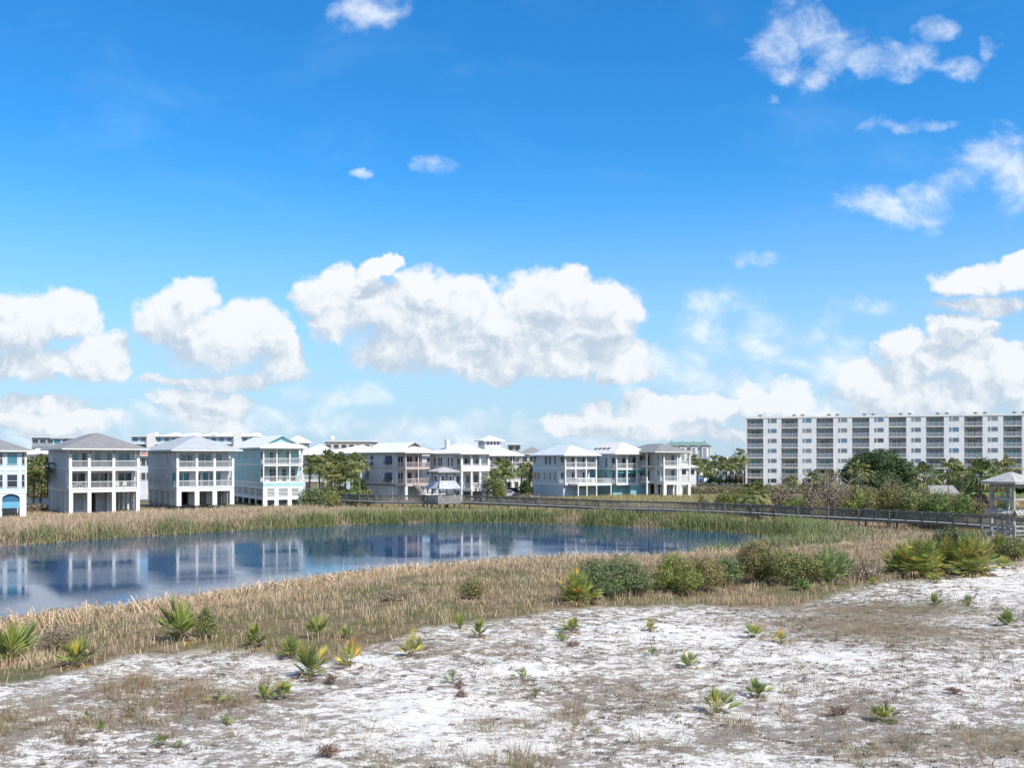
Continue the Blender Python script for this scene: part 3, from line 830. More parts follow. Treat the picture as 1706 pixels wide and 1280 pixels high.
def branches(name, base, tips, r0, m, parent, seed=1, sub=3, spread=.35):
    """forking limbs from the base to each tip"""
    rnd = random.Random(seed); mb = MB()
    for tp in tips:
        a = Vector(base); b = Vector(tp); L = (b - a).length
        mid = a.lerp(b, .5) + Vector((rnd.uniform(-1, 1), rnd.uniform(-1, 1), rnd.uniform(0, .6))) * L * .1
        mb.tube(a, mid, r0, r0 * .6, 5); mb.tube(mid, b, r0 * .6, r0 * .2, 5)
        for j in range(sub):
            f = rnd.uniform(.3, .9); q = a.lerp(mid, f * 2) if f < .5 else mid.lerp(b, f * 2 - 1)
            e = q + Vector((rnd.uniform(-1, 1), rnd.uniform(-1, 1), rnd.uniform(.1, 1))).normalized() * L * spread * rnd.uniform(.5, 1.2)
            mb.tube(q, e, r0 * .35, r0 * .1, 4)
            for i in range(2):
                e2 = e + Vector((rnd.uniform(-1, 1), rnd.uniform(-1, 1), rnd.uniform(0, 1))).normalized() * L * spread * .45
                mb.tube(q.lerp(e, .6), e2, r0 * .16, r0 * .06, 3)
    return mb.build(name, m, parent)

OLIVE = ([(.16, .20, .06), (.26, .27, .08), (.10, .125, .045), (.36, .28, .11)], [3, 2, 2, 1])
GREENP = ([(.13, .19, .06), (.20, .27, .08), (.07, .10, .035), (.25, .24, .15)], [3, 2, 2, .8])
LIME = ([(.20, .27, .05), (.30, .34, .07), (.12, .15, .04), (.28, .20, .09)], [3, 2, 2, 1])
RUST = ([(.30, .21, .09), (.22, .23, .08), (.38, .28, .11), (.13, .15, .05)], [2, 3, 1.5, 2])
GREYB = ([(.30, .24, .18), (.40, .32, .24), (.24, .18, .13), (.24, .21, .10)], [3, 2, 2, 1])
DARKG = ([(.045, .085, .028), (.075, .125, .035), (.03, .05, .02), (.11, .16, .05)], [3, 3, 2, 1.2])
SPRING = ([(.17, .27, .05), (.12, .20, .045), (.26, .33, .08), (.08, .12, .035)], [3, 3, 1.5, 1.5])
REDB = ([(.30, .17, .14), (.38, .24, .19), (.20, .11, .10), (.13, .12, .06)], [3, 3, 2, 1])
def shrub(px, py, w, h, pal, label, seed, leaf=None, dens=1.0, name='shrub', cat='shrub', group=None, Y=None, twigs=6, shell=.45, z=None):
    p = hit(px, py) if Y is None else XY(px, Y, gz((px - CX) / F * Y, Y) if z is None else z)
    s = p.y / F; rw, rh = w * s / 2, h * s
    if Y is not None and py - h > 700: rh = max(.5, H - (py - h - HY) * s - p.z)
    root = empty(name, p, 0, label, cat, group)
    rnd = random.Random(seed); lobes = []
    for i in range(13):
        a = rnd.uniform(0, 6.28); rr = rnd.uniform(0, .85) * rw
        hh = rnd.uniform(.42, .95) * rh * (1 - .40 * (rr / rw) ** 2)
        lobes.append((math.cos(a) * rr, math.sin(a) * rr * .8, hh * .72, rw * rnd.uniform(.30, .5), rw * rnd.uniform(.30, .46), hh * rnd.uniform(.30, .48)))
    lobes.append((0, 0, rh * .34, rw * .7, rw * .55, rh * .36))
    lf = leaf or max(.026, 1.15 / 900 * p.y * .62)
    n = int(dens * min(34000, 2.2 * (rw * 2 * rh + rw * rw * 2) / (lf * lf)))
    leaf_cloud('foliage', lobes, n, lf, pal[0], pal[1], seed, M_LEAF, root, shell)
    tips = [(l[0] * 1.2, l[1] * 1.2, l[2] + l[5] * 1.15) for l in lobes[:twigs]]
    branches('branches', (0, 0, -.05), tips, .035 * max(.5, rh), M_TWIG, root, seed, 3, .3)
    return root
shrub(345, 1066, 44, 58, OLIVE, 'round olive shrub right beside the tall palmetto on the near bank', 3)
shrub(95, 1085, 100, 46, GREYB, 'grey leafless shrub between the two leftmost palmettos', 4, dens=.45)
shrub(1012, 992, 136, 75, GREENP, 'bright green topped shrub at the pond edge, behind the bushy palmetto', 5)
shrub(1062, 992, 73, 48, OLIVE, 'low brownish shrub leaning right of the bright green shrub', 6)
shrub(1125, 990, 102, 71, LIME, 'lime green and brown shrub at the pond edge, left one of a pair', 7)
shrub(1168, 986, 90, 69, RUST, 'rust brown shrub at the pond edge between lime and dark green ones', 8)
shrub(1212, 976, 80, 57, GREENP, 'dark green shrub with a palmetto in it, left of the large rusty shrub', 9)
shrub(1262, 972, 109, 80, RUST, 'tall rust topped shrub, left half of the large thicket by the pond', 10)
shrub(1315, 975, 117, 82, OLIVE, 'tall olive shrub, right half of the large thicket by the pond', 12)
shrub(1335, 985, 30, 24, SPRING, 'small spring green bush at the foot of the olive thicket', 13)
shrub(1440, 968, 72, 40, GREYB, 'low grey brown twiggy shrub left of the big palmetto thicket', 14, dens=.6)
shrub(788, 1000, 60, 40, RUST, 'small russet shrub standing in the fallen cattails', 15, dens=.7)
shrub(655, 1000, 90, 20, GREYB, 'flat grey shrub in the fallen cattails left of the russet one', 16, dens=.4)
shrub(1590, 925, 70, 50, DARKG, 'dark green shrub behind the palmetto thicket below the boardwalk', 17)
shrub(1690, 935, 60, 46, OLIVE, 'olive bush under the deck of the right hand pavilion', 18)
# behind the boardwalk, right half
shrub(1300, 838, 78, 50, GREYB, 'grey brown leafless shrub standing before the white apartment block', 20, Y=128, dens=.18, twigs=9, shell=.1)
shrub(1382, 842, 104, 58, GREYB, 'large grey leafless shrub left of the big round tree', 21, Y=121, dens=.17, twigs=9, shell=.1)
shrub(1430, 846, 60, 40, LIME, 'yellow green bush at the foot of the large leafless shrub', 22, Y=118)
shrub(1478, 848, 66, 50, RUST, 'rusty olive bush right behind the boardwalk below the round tree', 23, Y=115)
shrub(1520, 852, 56, 50, OLIVE, 'dark olive bush next to the rusty one behind the boardwalk', 24, Y=112)
shrub(1560, 855, 60, 46, SPRING, 'bright green bush below the shingled hut', 25, Y=110)
shrub(1600, 858, 60, 42, SPRING, 'bright green bush nearer the pavilion behind the boardwalk', 26, Y=108)
shrub(1634, 860, 46, 32, RUST, 'brown thin bush left of the pavilion posts', 27, Y=105, dens=.6)
shrub(1676, 850, 44, 34, GREENP, 'green bush seen between the pavilion posts', 28, Y=108)
shrub(1216, 836, 46, 26, LIME, 'round green bush in the yellow grass left of the leafless shrubs', 29, Y=134)
shrub(1172, 832, 22, 11, OLIVE, 'small dark bush in the yellow grass near the road', 30, Y=138)
shrub(1262, 830, 40, 20, OLIVE, 'low olive bush behind the left leafless shrub', 31, Y=138)
shrub(1345, 828, 40, 26, GREYB, 'low pale shrub between the two leafless shrubs', 32, Y=132, dens=.5)
shrub(1408, 842, 50, 34, RUST, 'low rusty shrub between the large leafless shrub and the yellow green bush', 41, Y=124, dens=.7)
shrub(1450, 840, 50, 34, OLIVE, 'olive shrub under the thin trunked palm before the round tree', 42, Y=128)
shrub(1500, 840, 60, 28, GREYB, 'brown scrub at the foot of the round tree', 43, Y=135, dens=.6)
shrub(1330, 846, 70, 22, LIME, 'pale lime scrub behind the boardwalk between the leafless shrubs', 44, Y=124, dens=.7)
shrub(1240, 838, 50, 16, OLIVE, 'flat olive scrub left of the leafless shrub', 45, Y=140, dens=.7)
shrub(1540, 846, 60, 34, LIME, 'yellow green scrub left of the shingled hut', 46, Y=118)
shrub(1590, 845, 60, 28, RUST, 'brown scrub right of the shingled hut', 47, Y=116, dens=.7)
shrub(523, 846, 62, 34, GREENP, 'grey green bush at the right corner of the aqua house', 33, Y=146)
shrub(556, 840, 40, 28, LIME, 'yellow green bush at the start of the boardwalk', 34, Y=150)
shrub(588, 828, 50, 16, SPRING, 'bright green low bush under the palm grove', 35, Y=162)
shrub(614, 826, 22, 12, LIME, 'lime bush at the left corner of the grey shuttered house', 36, Y=158)
shrub(832, 828, 34, 34, LIME, 'yellow green bush right of the white house with the terrace', 37, Y=165)
shrub(880, 834, 60, 14, GREYB, 'low brown thicket left of the pale blue house', 38, Y=160, dens=.5)
shrub(62, 858, 40, 22, GREYB, 'brown leafless bush between the two leftmost houses', 39, Y=140, dens=.5)
shrub(90, 852, 16, 26, DARKG, 'dark shrub against the side wall of the grey roofed house', 40, Y=150)
# small red brown tufts on the sand
for i, (px, py, w, h, lab) in enumerate([(1400, 1196, 38, 24, 'round red brown tuft on the sand at lower right'), (1590, 1156, 30, 12, 'flat red brown tuft on the speckled sand at the right'),
        (765, 1150, 26, 20, 'upper of two red brown tufts right of centre sand'), (768, 1168, 26, 16, 'lower of two red brown tufts right of centre sand'),
        (717, 1154, 16, 10, 'tiny red brown tuft left of the pair'), (551, 1140, 28, 16, 'red brown tuft below the palmetto cluster'),
        (549, 1266, 50, 26, 'wide brown tuft at the bottom of the picture left of centre'), (953, 1080, 24, 12, 'small brown tuft under the low spreading palmetto'),
        (218, 1196, 34, 22, 'brown tuft in the dark patch at lower left')]):
    shrub(px, py, w, h, REDB if i != 8 else GREYB, lab, 60 + i, leaf=.022, dens=.45, name='dry_tuft', cat='dry plant', group='dry tufts on the sand', shell=.1)
# ================================================================ HOUSES
def siding_fn(t, b, pos, out):
    s = t.n('ShaderNodeSeparateXYZ'); t.put(s.inputs[0], pos)
    f = t.m('FRACT', t.m('MULTIPLY', s.outputs[2], 5.0))
    k = t.ramp(f, 0.0, .12, .86, 1.0)
    st = t.ramp(t.noise(t.v('MULTIPLY', pos, (1, 1, .25)), 1.6, 5, .65), .3, .7, .90, 1.04)
    k = t.m('MULTIPLY', k, st)
    c = t.n('ShaderNodeCombineXYZ')
    for i in range(3): t.put(c.inputs[i], k)
    return t.mix(1.0, out, c.outputs[0], 'MULTIPLY')
def seam_fn(t, b, pos, out):
    tc = t.n('ShaderNodeTexCoord'); n = t.n('ShaderNodeSeparateXYZ'); t.put(n.inputs[0], tc.outputs['Normal'])
    s = t.n('ShaderNodeSeparateXYZ'); t.put(s.inputs[0], pos)
    g = t.m('GREATER_THAN', t.m('ABSOLUTE', n.outputs[0]), t.m('ABSOLUTE', n.outputs[1]))
    co = t.m('ADD', t.m('MULTIPLY', g, s.outputs[1]), t.m('MULTIPLY', t.m('SUBTRACT', 1.0, g), s.outputs[0]))
    f = t.m('ABSOLUTE', t.m('SUBTRACT', t.m('FRACT', t.m('MULTIPLY', co, 2.3)), .5))
    k = t.m('MULTIPLY', t.ramp(f, 0, .09, .80, 1.0), t.ramp(t.noise(pos, .9, 5, .6), .3, .7, .9, 1.05))
    bn = t.n('ShaderNodeBump'); bn.inputs['Distance'].default_value = .04; bn.inputs['Strength'].default_value = .6
    t.put(bn.inputs['Height'], t.ramp(f, 0, .09, 1, 0)); t.put(b.inputs['Normal'], bn.outputs[0])
    c = t.n('ShaderNodeCombineXYZ')
    for i in range(3): t.put(c.inputs[i], k)
    return t.mix(1.0, out, c.outputs[0], 'MULTIPLY')
def wallm(name, c): return mat(name, c, .75, fn=siding_fn, spec=.25)
def roofm(name, c, rough=.6): return mat(name, c, rough, fn=seam_fn, spec=.22, metal=.0)
def plain(name, c, rough=.6, var=.12): return mat(name, c, rough, var=var, vscale=1.1)
WHITE = plain('white_trim_paint', (.69, .675, .65)); CREAM = plain('cream_trim_paint', (.76, .74, .68))
OFFW = plain('stucco_white', (.66, .67, .68), .85); GREYW = plain('pale_grey_stucco', (.56, .57, .58), .85)
BEIGE = plain('beige_stucco', (.55, .50, .42), .85); SHADE_DARK = plain('undercroft_shade', (.05, .05, .055), .9)  # the near-black colour stands in for shade under the houses
TAUPE = plain('taupe_paint', (.56, .47, .43)); CONC = plain('concrete', (.42, .41, .39), .9, .25)
W_BLUE = wallm('pale_blue_siding', (.50, .62, .70)); W_GREY = wallm('grey_siding', (.58, .58, .60)); W_LILAC = wallm('light_grey_siding', (.60, .60, .63))
W_AQUA = wallm('aqua_siding', (.36, .57, .57)); W_TEAL = wallm('teal_siding', (.24, .42, .44)); W_WHITE = wallm('white_siding', (.66, .66, .655))
W_TAN = wallm('tan_siding', (.50, .46, .36)); W_SKY = wallm('sky_blue_siding', (.46, .545, .61))
R_GREY = roofm('grey_metal_roof', (.22, .215, .21)); R_LIGHT = roofm('light_grey_metal_roof', (.37, .385, .40)); R_WHITE = roofm('white_metal_roof', (.64, .64, .63))
R_CREAM = roofm('cream_metal_roof', (.62, .60, .55)); R_PALE = roofm('pale_blue_metal_roof', (.50, .54, .57))
def glass(name, c, rough=.08): return mat(name, c, rough, spec=.9, var=.3, vscale=.7)
G_DARK = glass('dark_window_glass', (.035, .045, .06)); G_BLUE = glass('blue_window_glass', (.08, .17, .26)); G_TEAL = glass('teal_window_glass', (.04, .20, .26))
G_BLIND = plain('window_blind', (.52, .52, .48)); SHUT = plain('dark_blue_shutter', (.07, .12, .19), .6)
LOUV = plain('white_louvre', (.70, .70, .69))

_wc = {}
def window(parent, x, y, z, face, w, h, glassm=None, frame=None, mull=(1, 1), head=False, name='window'):
    """face: rotation about z of the outward normal (0 = -y, -90 deg = -x); z = sill"""
    glassm = glassm or G_DARK; frame = frame or WHITE
    key = (round(w, 2), round(h, 2), glassm.name, frame.name, mull, name)
    if key not in _wc:
        f = MB(); b = .07
        f.box(-w / 2 - b, -w / 2, -.06, .02, -b, h + b); f.box(w / 2, w / 2 + b, -.06, .02, -b, h + b)
        f.box(-w / 2, w / 2, -.058, .02, -b, 0); f.box(-w / 2, w / 2, -.058, .02, h, h + b)
        for i in range(1, mull[0]): cx = -w / 2 + w * i / mull[0]; f.box(cx - .03, cx + .03, -.05, -.02, 0, h)
        for i in range(1, mull[1]): cz = h * i / mull[1]; f.box(-w / 2, w / 2, -.046, -.02, cz - .025, cz + .025)
        fo = f.build(name, frame, parent)
        po = MB().box(-w / 2, w / 2, -.022, .015, 0, h).build('pane', glassm, fo)
        _wc[key] = (fo, po)
    else:
        a, p = _wc[key]; fo = inst(a, parent); po = inst(p, fo)
    fo.location = (x, y, z); fo.rotation_euler = (0, 0, face)
    return fo

def railing(parent, a, b, z, h=1.0, m=None, style='bal', gap=.16, name='railing', base=.1):
    """between two posts, a and b are local xy"""
    m = m or WHITE; mb = MB(); A = Vector((*a, 0)); B = Vector((*b, 0)); d = B - A; L = d.length
    mb.bar(A + Vector((0, 0, z + h)), B + Vector((0, 0, z + h)), .10, .09)
    mb.bar(A + Vector((0, 0, z + base)), B + Vector((0, 0, z + base)), .06, .06)
    n = max(2, int(L / gap))
    for i in range(1, n):
        p = A + d * i / n
        w = .032 if style == 'bal' else .02
        mb.box(p.x - w / 2, p.x + w / 2, p.y - w / 2, p.y + w / 2, z + base + .03, z + h - .045)
    return mb.build(name, m, parent)

def louvres(parent, a, b, z0, z1, m, gap=.16, name='louvre_panel', depth=.05):
    mb = MB(); A = Vector((*a, 0)); B = Vector((*b, 0)); d = (B - A); L = d.length; nrm = Vector((d.y, -d.x, 0)).normalized()
    n = max(3, int((z1 - z0) / gap))
    for i in range(n):
        z = z0 + (i + .5) * (z1 - z0) / n
        mb.bar(A + Vector((0, 0, z)), B + Vector((0, 0, z)), depth, gap * .55)
    return mb.build(name, m, parent)

def roof_mesh(name, x0, x1, y0, y1, z, rise, m, parent, along='y', gab=(0, 0), gm=None, fas=None, ridge_frac=None, hip=1.0, skirt=.55):
    """hip roof on a rectangle; gab = (front, back) 1 gives a gablet at that end of the ridge"""
    T = MB(); w, d = x1 - x0, y1 - y0
    if along == 'y':
        cx = (x0 + x1) / 2; ins = min(d / 2 - .05, w / 2 * hip)
        P = lambda s, u, zz: (cx + s * w / 2, u, zz)
        ya, yb = y0 + ins, y1 - ins
        fx = lambda px_, py_, pz_: (px_, py_, pz_)
    else:
        cx = (y0 + y1) / 2; ins = min(w / 2 - .05, d / 2 * hip)
        ya, yb = x0 + ins, x1 - ins; y0, y1, w_ = x0, x1, d
        w = d
        fx = lambda px_, py_, pz_: (py_, px_, pz_)
    h = w / 2
    g = []
    def add(pts):
        pts = [fx(*p) for p in pts]
        if along != 'y': pts = pts[::-1]
        T.poly(pts)
    G = MB()
    ends = []
    for e, (yy, s) in enumerate(((y0, 1), (y1, -1))):
        if gab[e]:
            k = skirt; yg = yy + s * ins * k                       # skirt climbs to k of the rise
            ov = s * min(.5, ins * k * .5)
            ends.append((yg - ov, k, yg, yy))
        else: ends.append((yy + s * ins, 0, None, yy))
    ra, rb = ends[0][0], ends[1][0]
    for s in (1, -1):
        pts = [(cx - s * h, y0, z)]
        side = []
        # front part
        if gab[0]:
            k = ends[0][1]; side_f = [(cx - s * h * (1 - k), ends[0][2], z + rise * k), (cx - s * h * (1 - k), ra, z + rise * k), (cx, ra, z + rise)]
        else: side_f = [(cx, ra, z + rise)]
        if gab[1]:
            k = ends[1][1]; side_b = [(cx, rb, z + rise), (cx - s * h * (1 - k), rb, z + rise * k), (cx - s * h * (1 - k), ends[1][2], z + rise * k)]
        else: side_b = [(cx, rb, z + rise)]
        # split the slope into planar pieces sharing edges
        k0 = max(ends[0][1], ends[1][1])
        if k0 == 0:
            pts = [(cx - s * h, y0, z), (cx, ra, z + rise), (cx, rb, z + rise), (cx - s * h, y1, z)]
            add(pts if s > 0 else pts[::-1])
        else:
            xl = cx - s * h * (1 - k0); zl = z + rise * k0
            fy = (ends[0][2] if gab[0] else y0 + ins * k0); by = (ends[1][2] if gab[1] else y1 - ins * k0)
            lo = [(cx - s * h, y0, z), (xl, fy, zl), (xl, by, zl), (cx - s * h, y1, z)]
            hi = [(xl, ra if gab[0] else fy, zl), (cx, ra, z + rise), (cx, rb, z + rise), (xl, rb if gab[1] else by, zl)]
            add(lo if s > 0 else lo[::-1]); add(hi if s > 0 else hi[::-1])
    for e, (r_, k, yg, yy) in enumerate(ends):
        s = 1 if e == 0 else -1
        if not gab[e]:
            k0 = 0
            pts = [(cx + h, yy, z), (cx, r_, z + rise), (cx - h, yy, z)]
            add(pts if s > 0 else pts[::-1])
        else:
            pts = [(cx - h, yy, z), (cx + h, yy, z), (cx + h * (1 - k), yg, z + rise * k), (cx - h * (1 - k), yg, z + rise * k)]
            add(pts[::-1] if s < 0 else pts)
            tri = [fx(cx - h * (1 - k) * .97, yg - s * .0, z + rise * k), fx(cx + h * (1 - k) * .97, yg, z + rise * k), fx(cx, yg, z + rise * .985)]
            G.poly(tri)
            # underside lip of the overhanging gable
            for q in (1, -1):
                a1 = Vector(fx(cx - q * h * (1 - k), r_, z + rise * k - .10)); a2 = Vector(fx(cx, r_, z + rise - .10))
                G.bar(a1, a2, .08, .16)
    o = T.build(name, m, parent)
    F_ = MB()
    X0, X1, Y0, Y1 = (x0, x1, y0, y1) if along == 'y' else (x0, x1, cx - h, cx + h)
    F_.box(X0 + .01, X1 - .01, Y0 + .01, Y1 - .01, z - .20, z - .003)
    F_.build('fascia', fas or WHITE, o)
    if G.v: G.build('gable', gm or WHITE, o)
    return o

def corner_solve(px, s, yaw, pxr, pxl):
    Y = F / s; X = (px - CX) / s; c, sn = math.cos(R(yaw)), math.sin(R(yaw))
    r = (pxr - CX) / F; wid = (r * Y - X) / (c - r * sn)
    r = (pxl - CX) / F; dep = (r * Y - X) / (-sn - r * c)
    return X, Y, wid, dep

def house(label, px, s, yaw, pxr, pxl, yb, y1, y2, ye, bays, wall, trim, roof, rise, pd=2.6, over=.9, post=.34, along='y', gab=(0, 0), gm=None,
          ground='piers', dep=None, front=None, side=None, gwall=None, postm=None, rail=None, band=.55, cat='house', group='stilt houses along the pond', name='beach_house',
          pier=.7, rstyle='bal', railh=1.0, sidebays=0, lowwall=None, skirt=.55, piershort=0, wid=None, roofp=None, back_porch=False):
    X, Y, Wd, D = corner_solve(px, s, yaw, pxr, pxl)
    if dep: D = dep
    if wid: Wd = wid
    zf = lambda py: H - (py - HY) / s
    zb, z1, z2, ze = zf(yb), zf(y1), zf(y2), zf(ye)
    zg = gz(X, Y)
    root = empty(name, (X, Y, zb), R(yaw), label, cat, group)
    o = zb; zg -= zb; z1 -= o; z2 -= o; ze -= o
    postm = postm or trim; rail = rail or trim
    # body of the two living storeys
    b = MB(); b.box(0, Wd, pd, D, z1 - .25, z2 - .16); b.build('wall', lowwall or wall, root)
    b = MB(); b.box(.012, Wd - .012, pd + .012, D - .012, z2 - .155, ze + .02); b.build('wall', wall, root)
    tb = MB(); tb.box(-.03, Wd + .03, pd + .02, D + .03, z2 - .28, z2 + .02); tb.box(-.035, Wd + .035, pd + .02, D + .035, z1 - band, z1 - .02)
    for cx_ in (-.04, Wd - .16):
        tb.box(cx_, cx_ + .2, D - .16, D + .04, z1, ze - .01)
    tb.build('trim_band', trim, root)
    # porch decks
    for i, z in enumerate((z1, z2)):
        bd = band if i == 0 else band * .8
        MB().box(-.02, Wd + .02, -.02, pd - .003, z - .18, z).box(.02, Wd - .02, .02, .20, z - bd, z - .183).box(.02, .2, .205, pd - .01, z - bd, z - .183).box(Wd - .2, Wd - .02, .205, pd - .01, z - bd, z - .183).build('porch_floor', trim, root)
    MB().box(.02, Wd - .02, .02, .22, ze - .40, ze - .19).box(.02, .2, .225, pd - .01, ze - .40, ze - .19).box(Wd - .2, Wd - .02, .225, pd - .01, ze - .4, ze - .19).build('porch_beam', trim, root)
    xs = [post / 2 + f * (Wd - post) for f in bays]
    for (z0, zt) in ((z1, z2 - band * .8), (z2, ze - .40)):
        for x in xs:
            MB().box(-post / 2, post / 2, -post / 2, post / 2, 0, zt - z0 - .004).box(-post / 2 - .04, post / 2 + .04, -post / 2 - .04, post / 2 + .04, 0, .14).build('post', postm, root, loc=(x, post / 2 + .03, z0 + .002))
        if sidebays:
            for j in range(1, sidebays + 1):
                MB().box(-post / 2, post / 2, -post / 2, post / 2, 0, zt - z0 - .004).build('post', postm, root, loc=(post / 2, j * pd / sidebays - post / 2, z0 + .002))
    for z in (z1, z2):
        for i in range(len(xs) - 1):
            railing(root, (xs[i] + post / 2, post / 2 + .03), (xs[i + 1] - post / 2, post / 2 + .03), z, railh, rail, rstyle)
        railing(root, (post / 2, post + .03), (post / 2, pd - .02), z, railh, rail, rstyle)
        railing(root, (Wd - post / 2, post + .03), (Wd - post / 2, pd - .02), z, railh, rail, rstyle)
    # roof
    ov = over; rp = roofp or (-ov, Wd + ov, -ov, D + ov)
    roof_mesh('roof', *rp, ze + .02, rise, roof, root, along, gab, gm, trim, skirt=skirt)
    # ground storey
    gtop = z1 - band - .006
    pb = 0 if not piershort else piershort
    if ground == 'piers':
        np_ = max(2, round(D / 3.6))
        for j in range(np_ + 1):
            for i, x in enumerate(xs):
                yy = pier / 2 + j * (D - pier) / np_
                if 0 < i < len(xs) - 1 and 1 < j < np_ and (i + j) % 2: continue
                xx = min(max(x, pier / 2), Wd - pier / 2)
                MB().box(-pier / 2, pier / 2, -pier / 2, pier / 2, pb - (0 if pb else 1.0), gtop).build('pier', gwall or trim, root, loc=(xx, yy, 0))
                if pb: MB().tube((0, 0, -1.6), (0, 0, pb - .003), .16, .15, 8).build('piling', CONC, root, loc=(xx, yy, 0))
        if pb: MB().box(0.05, Wd - .05, pd + 1.2, D - .05, pb - .25, pb - .03).build('lower_floor', CONC, root)
    # underside
    MB().box(.1, Wd - .1, pd + .05, D - .1, gtop + .02, z1 - .26).build('soffit', trim, root)
    return root, Wd, D, z1, z2, ze, gtop, xs

def front_openings(h, spec, pd):
    """spec: (fraction, level 1|2, width, height, sill, glass, mullions)"""
    root, Wd, D, z1, z2, ze = h[:6]
    for f, lv, w, hh, sill, g, mu in spec:
        window(root, f * Wd, pd + (0 if lv == 1 else .012), (z1 if lv == 1 else z2) + sill, 0, w, hh, g, mull=mu, name='door' if sill < .2 else 'window')
def side_openings(h, spec, face='L'):
    root, Wd, D, z1, z2, ze = h[:6]
    for f, lv, w, hh, sill, g, mu in spec:
        window(root, (0 if face == 'L' else Wd) + (0 if lv == 1 else (.012 if face == 'L' else -.012)), f * D, (z1 if lv == 1 else z2) + sill, R(-90) if face == 'L' else R(90), w, hh, g, mull=mu)

def side_storey(h, m, n, z0, slat=True, m2=None, wallx=0.0, y0=0.0, gap=.2):
    """ground storey flank of piers and louvre panels on the left side, and the same on the right"""
    root, Wd, D, z1, z2, ze, gtop, xs = h
    for sx, X_ in ((1, .12), (-1, Wd - .12)):
        pw = .5
        for i in range(n + 1):
            y = y0 + pw / 2 + i * (D - y0 - pw) / n
            MB().box(X_ - .11, X_ + .11, y - pw / 2, y + pw / 2, z0, gtop + .004).build('pier', m, root)
            if i < n and slat:
                louvres(root, (X_, y + pw / 2), (X_, y + (D - y0 - pw) / n - pw / 2), z0, gtop, m2 or LOUV, gap)

# ---- grey roofed white house (second from the left)
hA = house('white stilt house with grey hip roof and three bay porches, second from the left', 115, 11.25, 36, 233, 81, 859.4, 814.8, 779.7, 747.6,
           [0, .27, .63, 1], W_GREY, WHITE, R_GREY, 2.5, pd=2.7, along='y', pier=.55, post=.42, band=.62, over=1.15)
front_openings(hA, [(.16, 1, 2.2, 2.2, .05, G_DARK, (2, 1)), (.47, 1, 2.4, 2.2, .05, G_DARK, (2, 1)), (.66, 1, 1.0, 2.2, .05, G_DARK, (1, 1)), (.84, 1, 1.9, 2.2, .05, G_DARK, (2, 1)),
                    (.13, 2, .9, 2.1, .05, G_TEAL, (1, 1)), (.28, 2, .9, 2.1, .05, G_DARK, (1, 1)), (.45, 2, .9, 2.1, .05, G_TEAL, (1, 1)), (.63, 2, .9, 2.1, .05, G_TEAL, (1, 1)), (.83, 2, 1.6, 1.9, .3, G_TEAL, (2, 1))], 2.7)
side_openings(hA, [(.52, 1, .9, .9, 1.5, G_BLIND, (1, 1)), (.75, 2, .8, 1.3, .9, G_DARK, (1, 2)), (.4, 2, .7, 1.3, .9, G_DARK, (1, 2)), (.8, 1, .8, 1.3, .9, G_DARK, (1, 2))])
side_openings(hA, [(.4, 1, .9, 1.3, 1, G_DARK, (1, 2)), (.7, 2, .8, 1.3, .9, G_DARK, (1, 2))], 'R')
r_, Wd, D, z1, z2, ze, gt, xs = hA
MB().box(.6, Wd * .26, 3.6, 3.8, -.8, gt).build('storage_or_shade_wall', GREYW, r_)
MB().box(.10, .26, 5.2, D - .6, -.8, gt).build('storage_or_shade_wall', W_GREY, r_)
MB().box(Wd * .45, Wd * .62, 4.2, 8.0, -.8, gt).build('storage_or_shade_wall', GREYW, r_)
MB().box(.6, Wd - .3, D - 4.2, D - 4.0, -.8, gt).build('storage_or_shade_wall', SHADE_DARK, r_)  # dark sheet put in to imitate shade behind the open bays
louvres(r_, (.15, 1.0), (.15, 5.0), -.3, gt, LOUV, .24); louvres(r_, (Wd - .15, .9), (Wd - .15, 6.0), -.3, gt, LOUV, .24)
louvres(r_, (Wd * .66, 8.6), (Wd - .6, 8.6), -.3, gt, LOUV, .24)
# brackets under the eave
for x in xs: MB().bar((x, .0, ze - .75), (x, -.8, ze - .22), .12, .12).build('bracket', plain('dark_bracket', (.10, .10, .11)), r_)

# ---- light grey roofed house on pilings (third)
hB = house('pale grey house on pilings with light blue hip roof, third from the left', 294.2, 10.4, 37, 390.4, 247, 844, 812.5, 779.5, 749.8,
           [0, .34, .66, 1], W_LILAC, WHITE, R_LIGHT, 2.45, pd=2.6, pier=.75, post=.40, band=.72, over=1.1, piershort=.0001)
front_openings(hB, [(.04, 1, .7, 2.2, .05, G_TEAL, (1, 1)), (.14, 1, .85, 2.2, .05, G_TEAL, (1, 1)), (.25, 1, .85, 2.2, .05, G_TEAL, (1, 1)), (.45, 1, .75, 2.1, .05, G_DARK, (1, 1)), (.58, 1, .9, 2.2, .05, G_TEAL, (1, 1)), (.68, 1, .5, 2.2, .05, G_TEAL, (1, 1)), (.80, 1, .9, 2.2, .05, G_TEAL, (1, 1)),
                    (.10, 2, .8, 2.0, .05, G_BLUE, (1, 1)), (.20, 2, .8, 2.0, .05, G_BLUE, (1, 1)), (.31, 2, .8, 2.0, .05, G_BLUE, (1, 1)), (.50, 2, 1.0, 2.1, .05, G_TEAL, (2, 1)), (.63, 2, .8, 1.8, .3, G_BLUE, (1, 1)), (.82, 2, .9, 2.1, .05, G_TEAL, (2, 1))], 2.6)
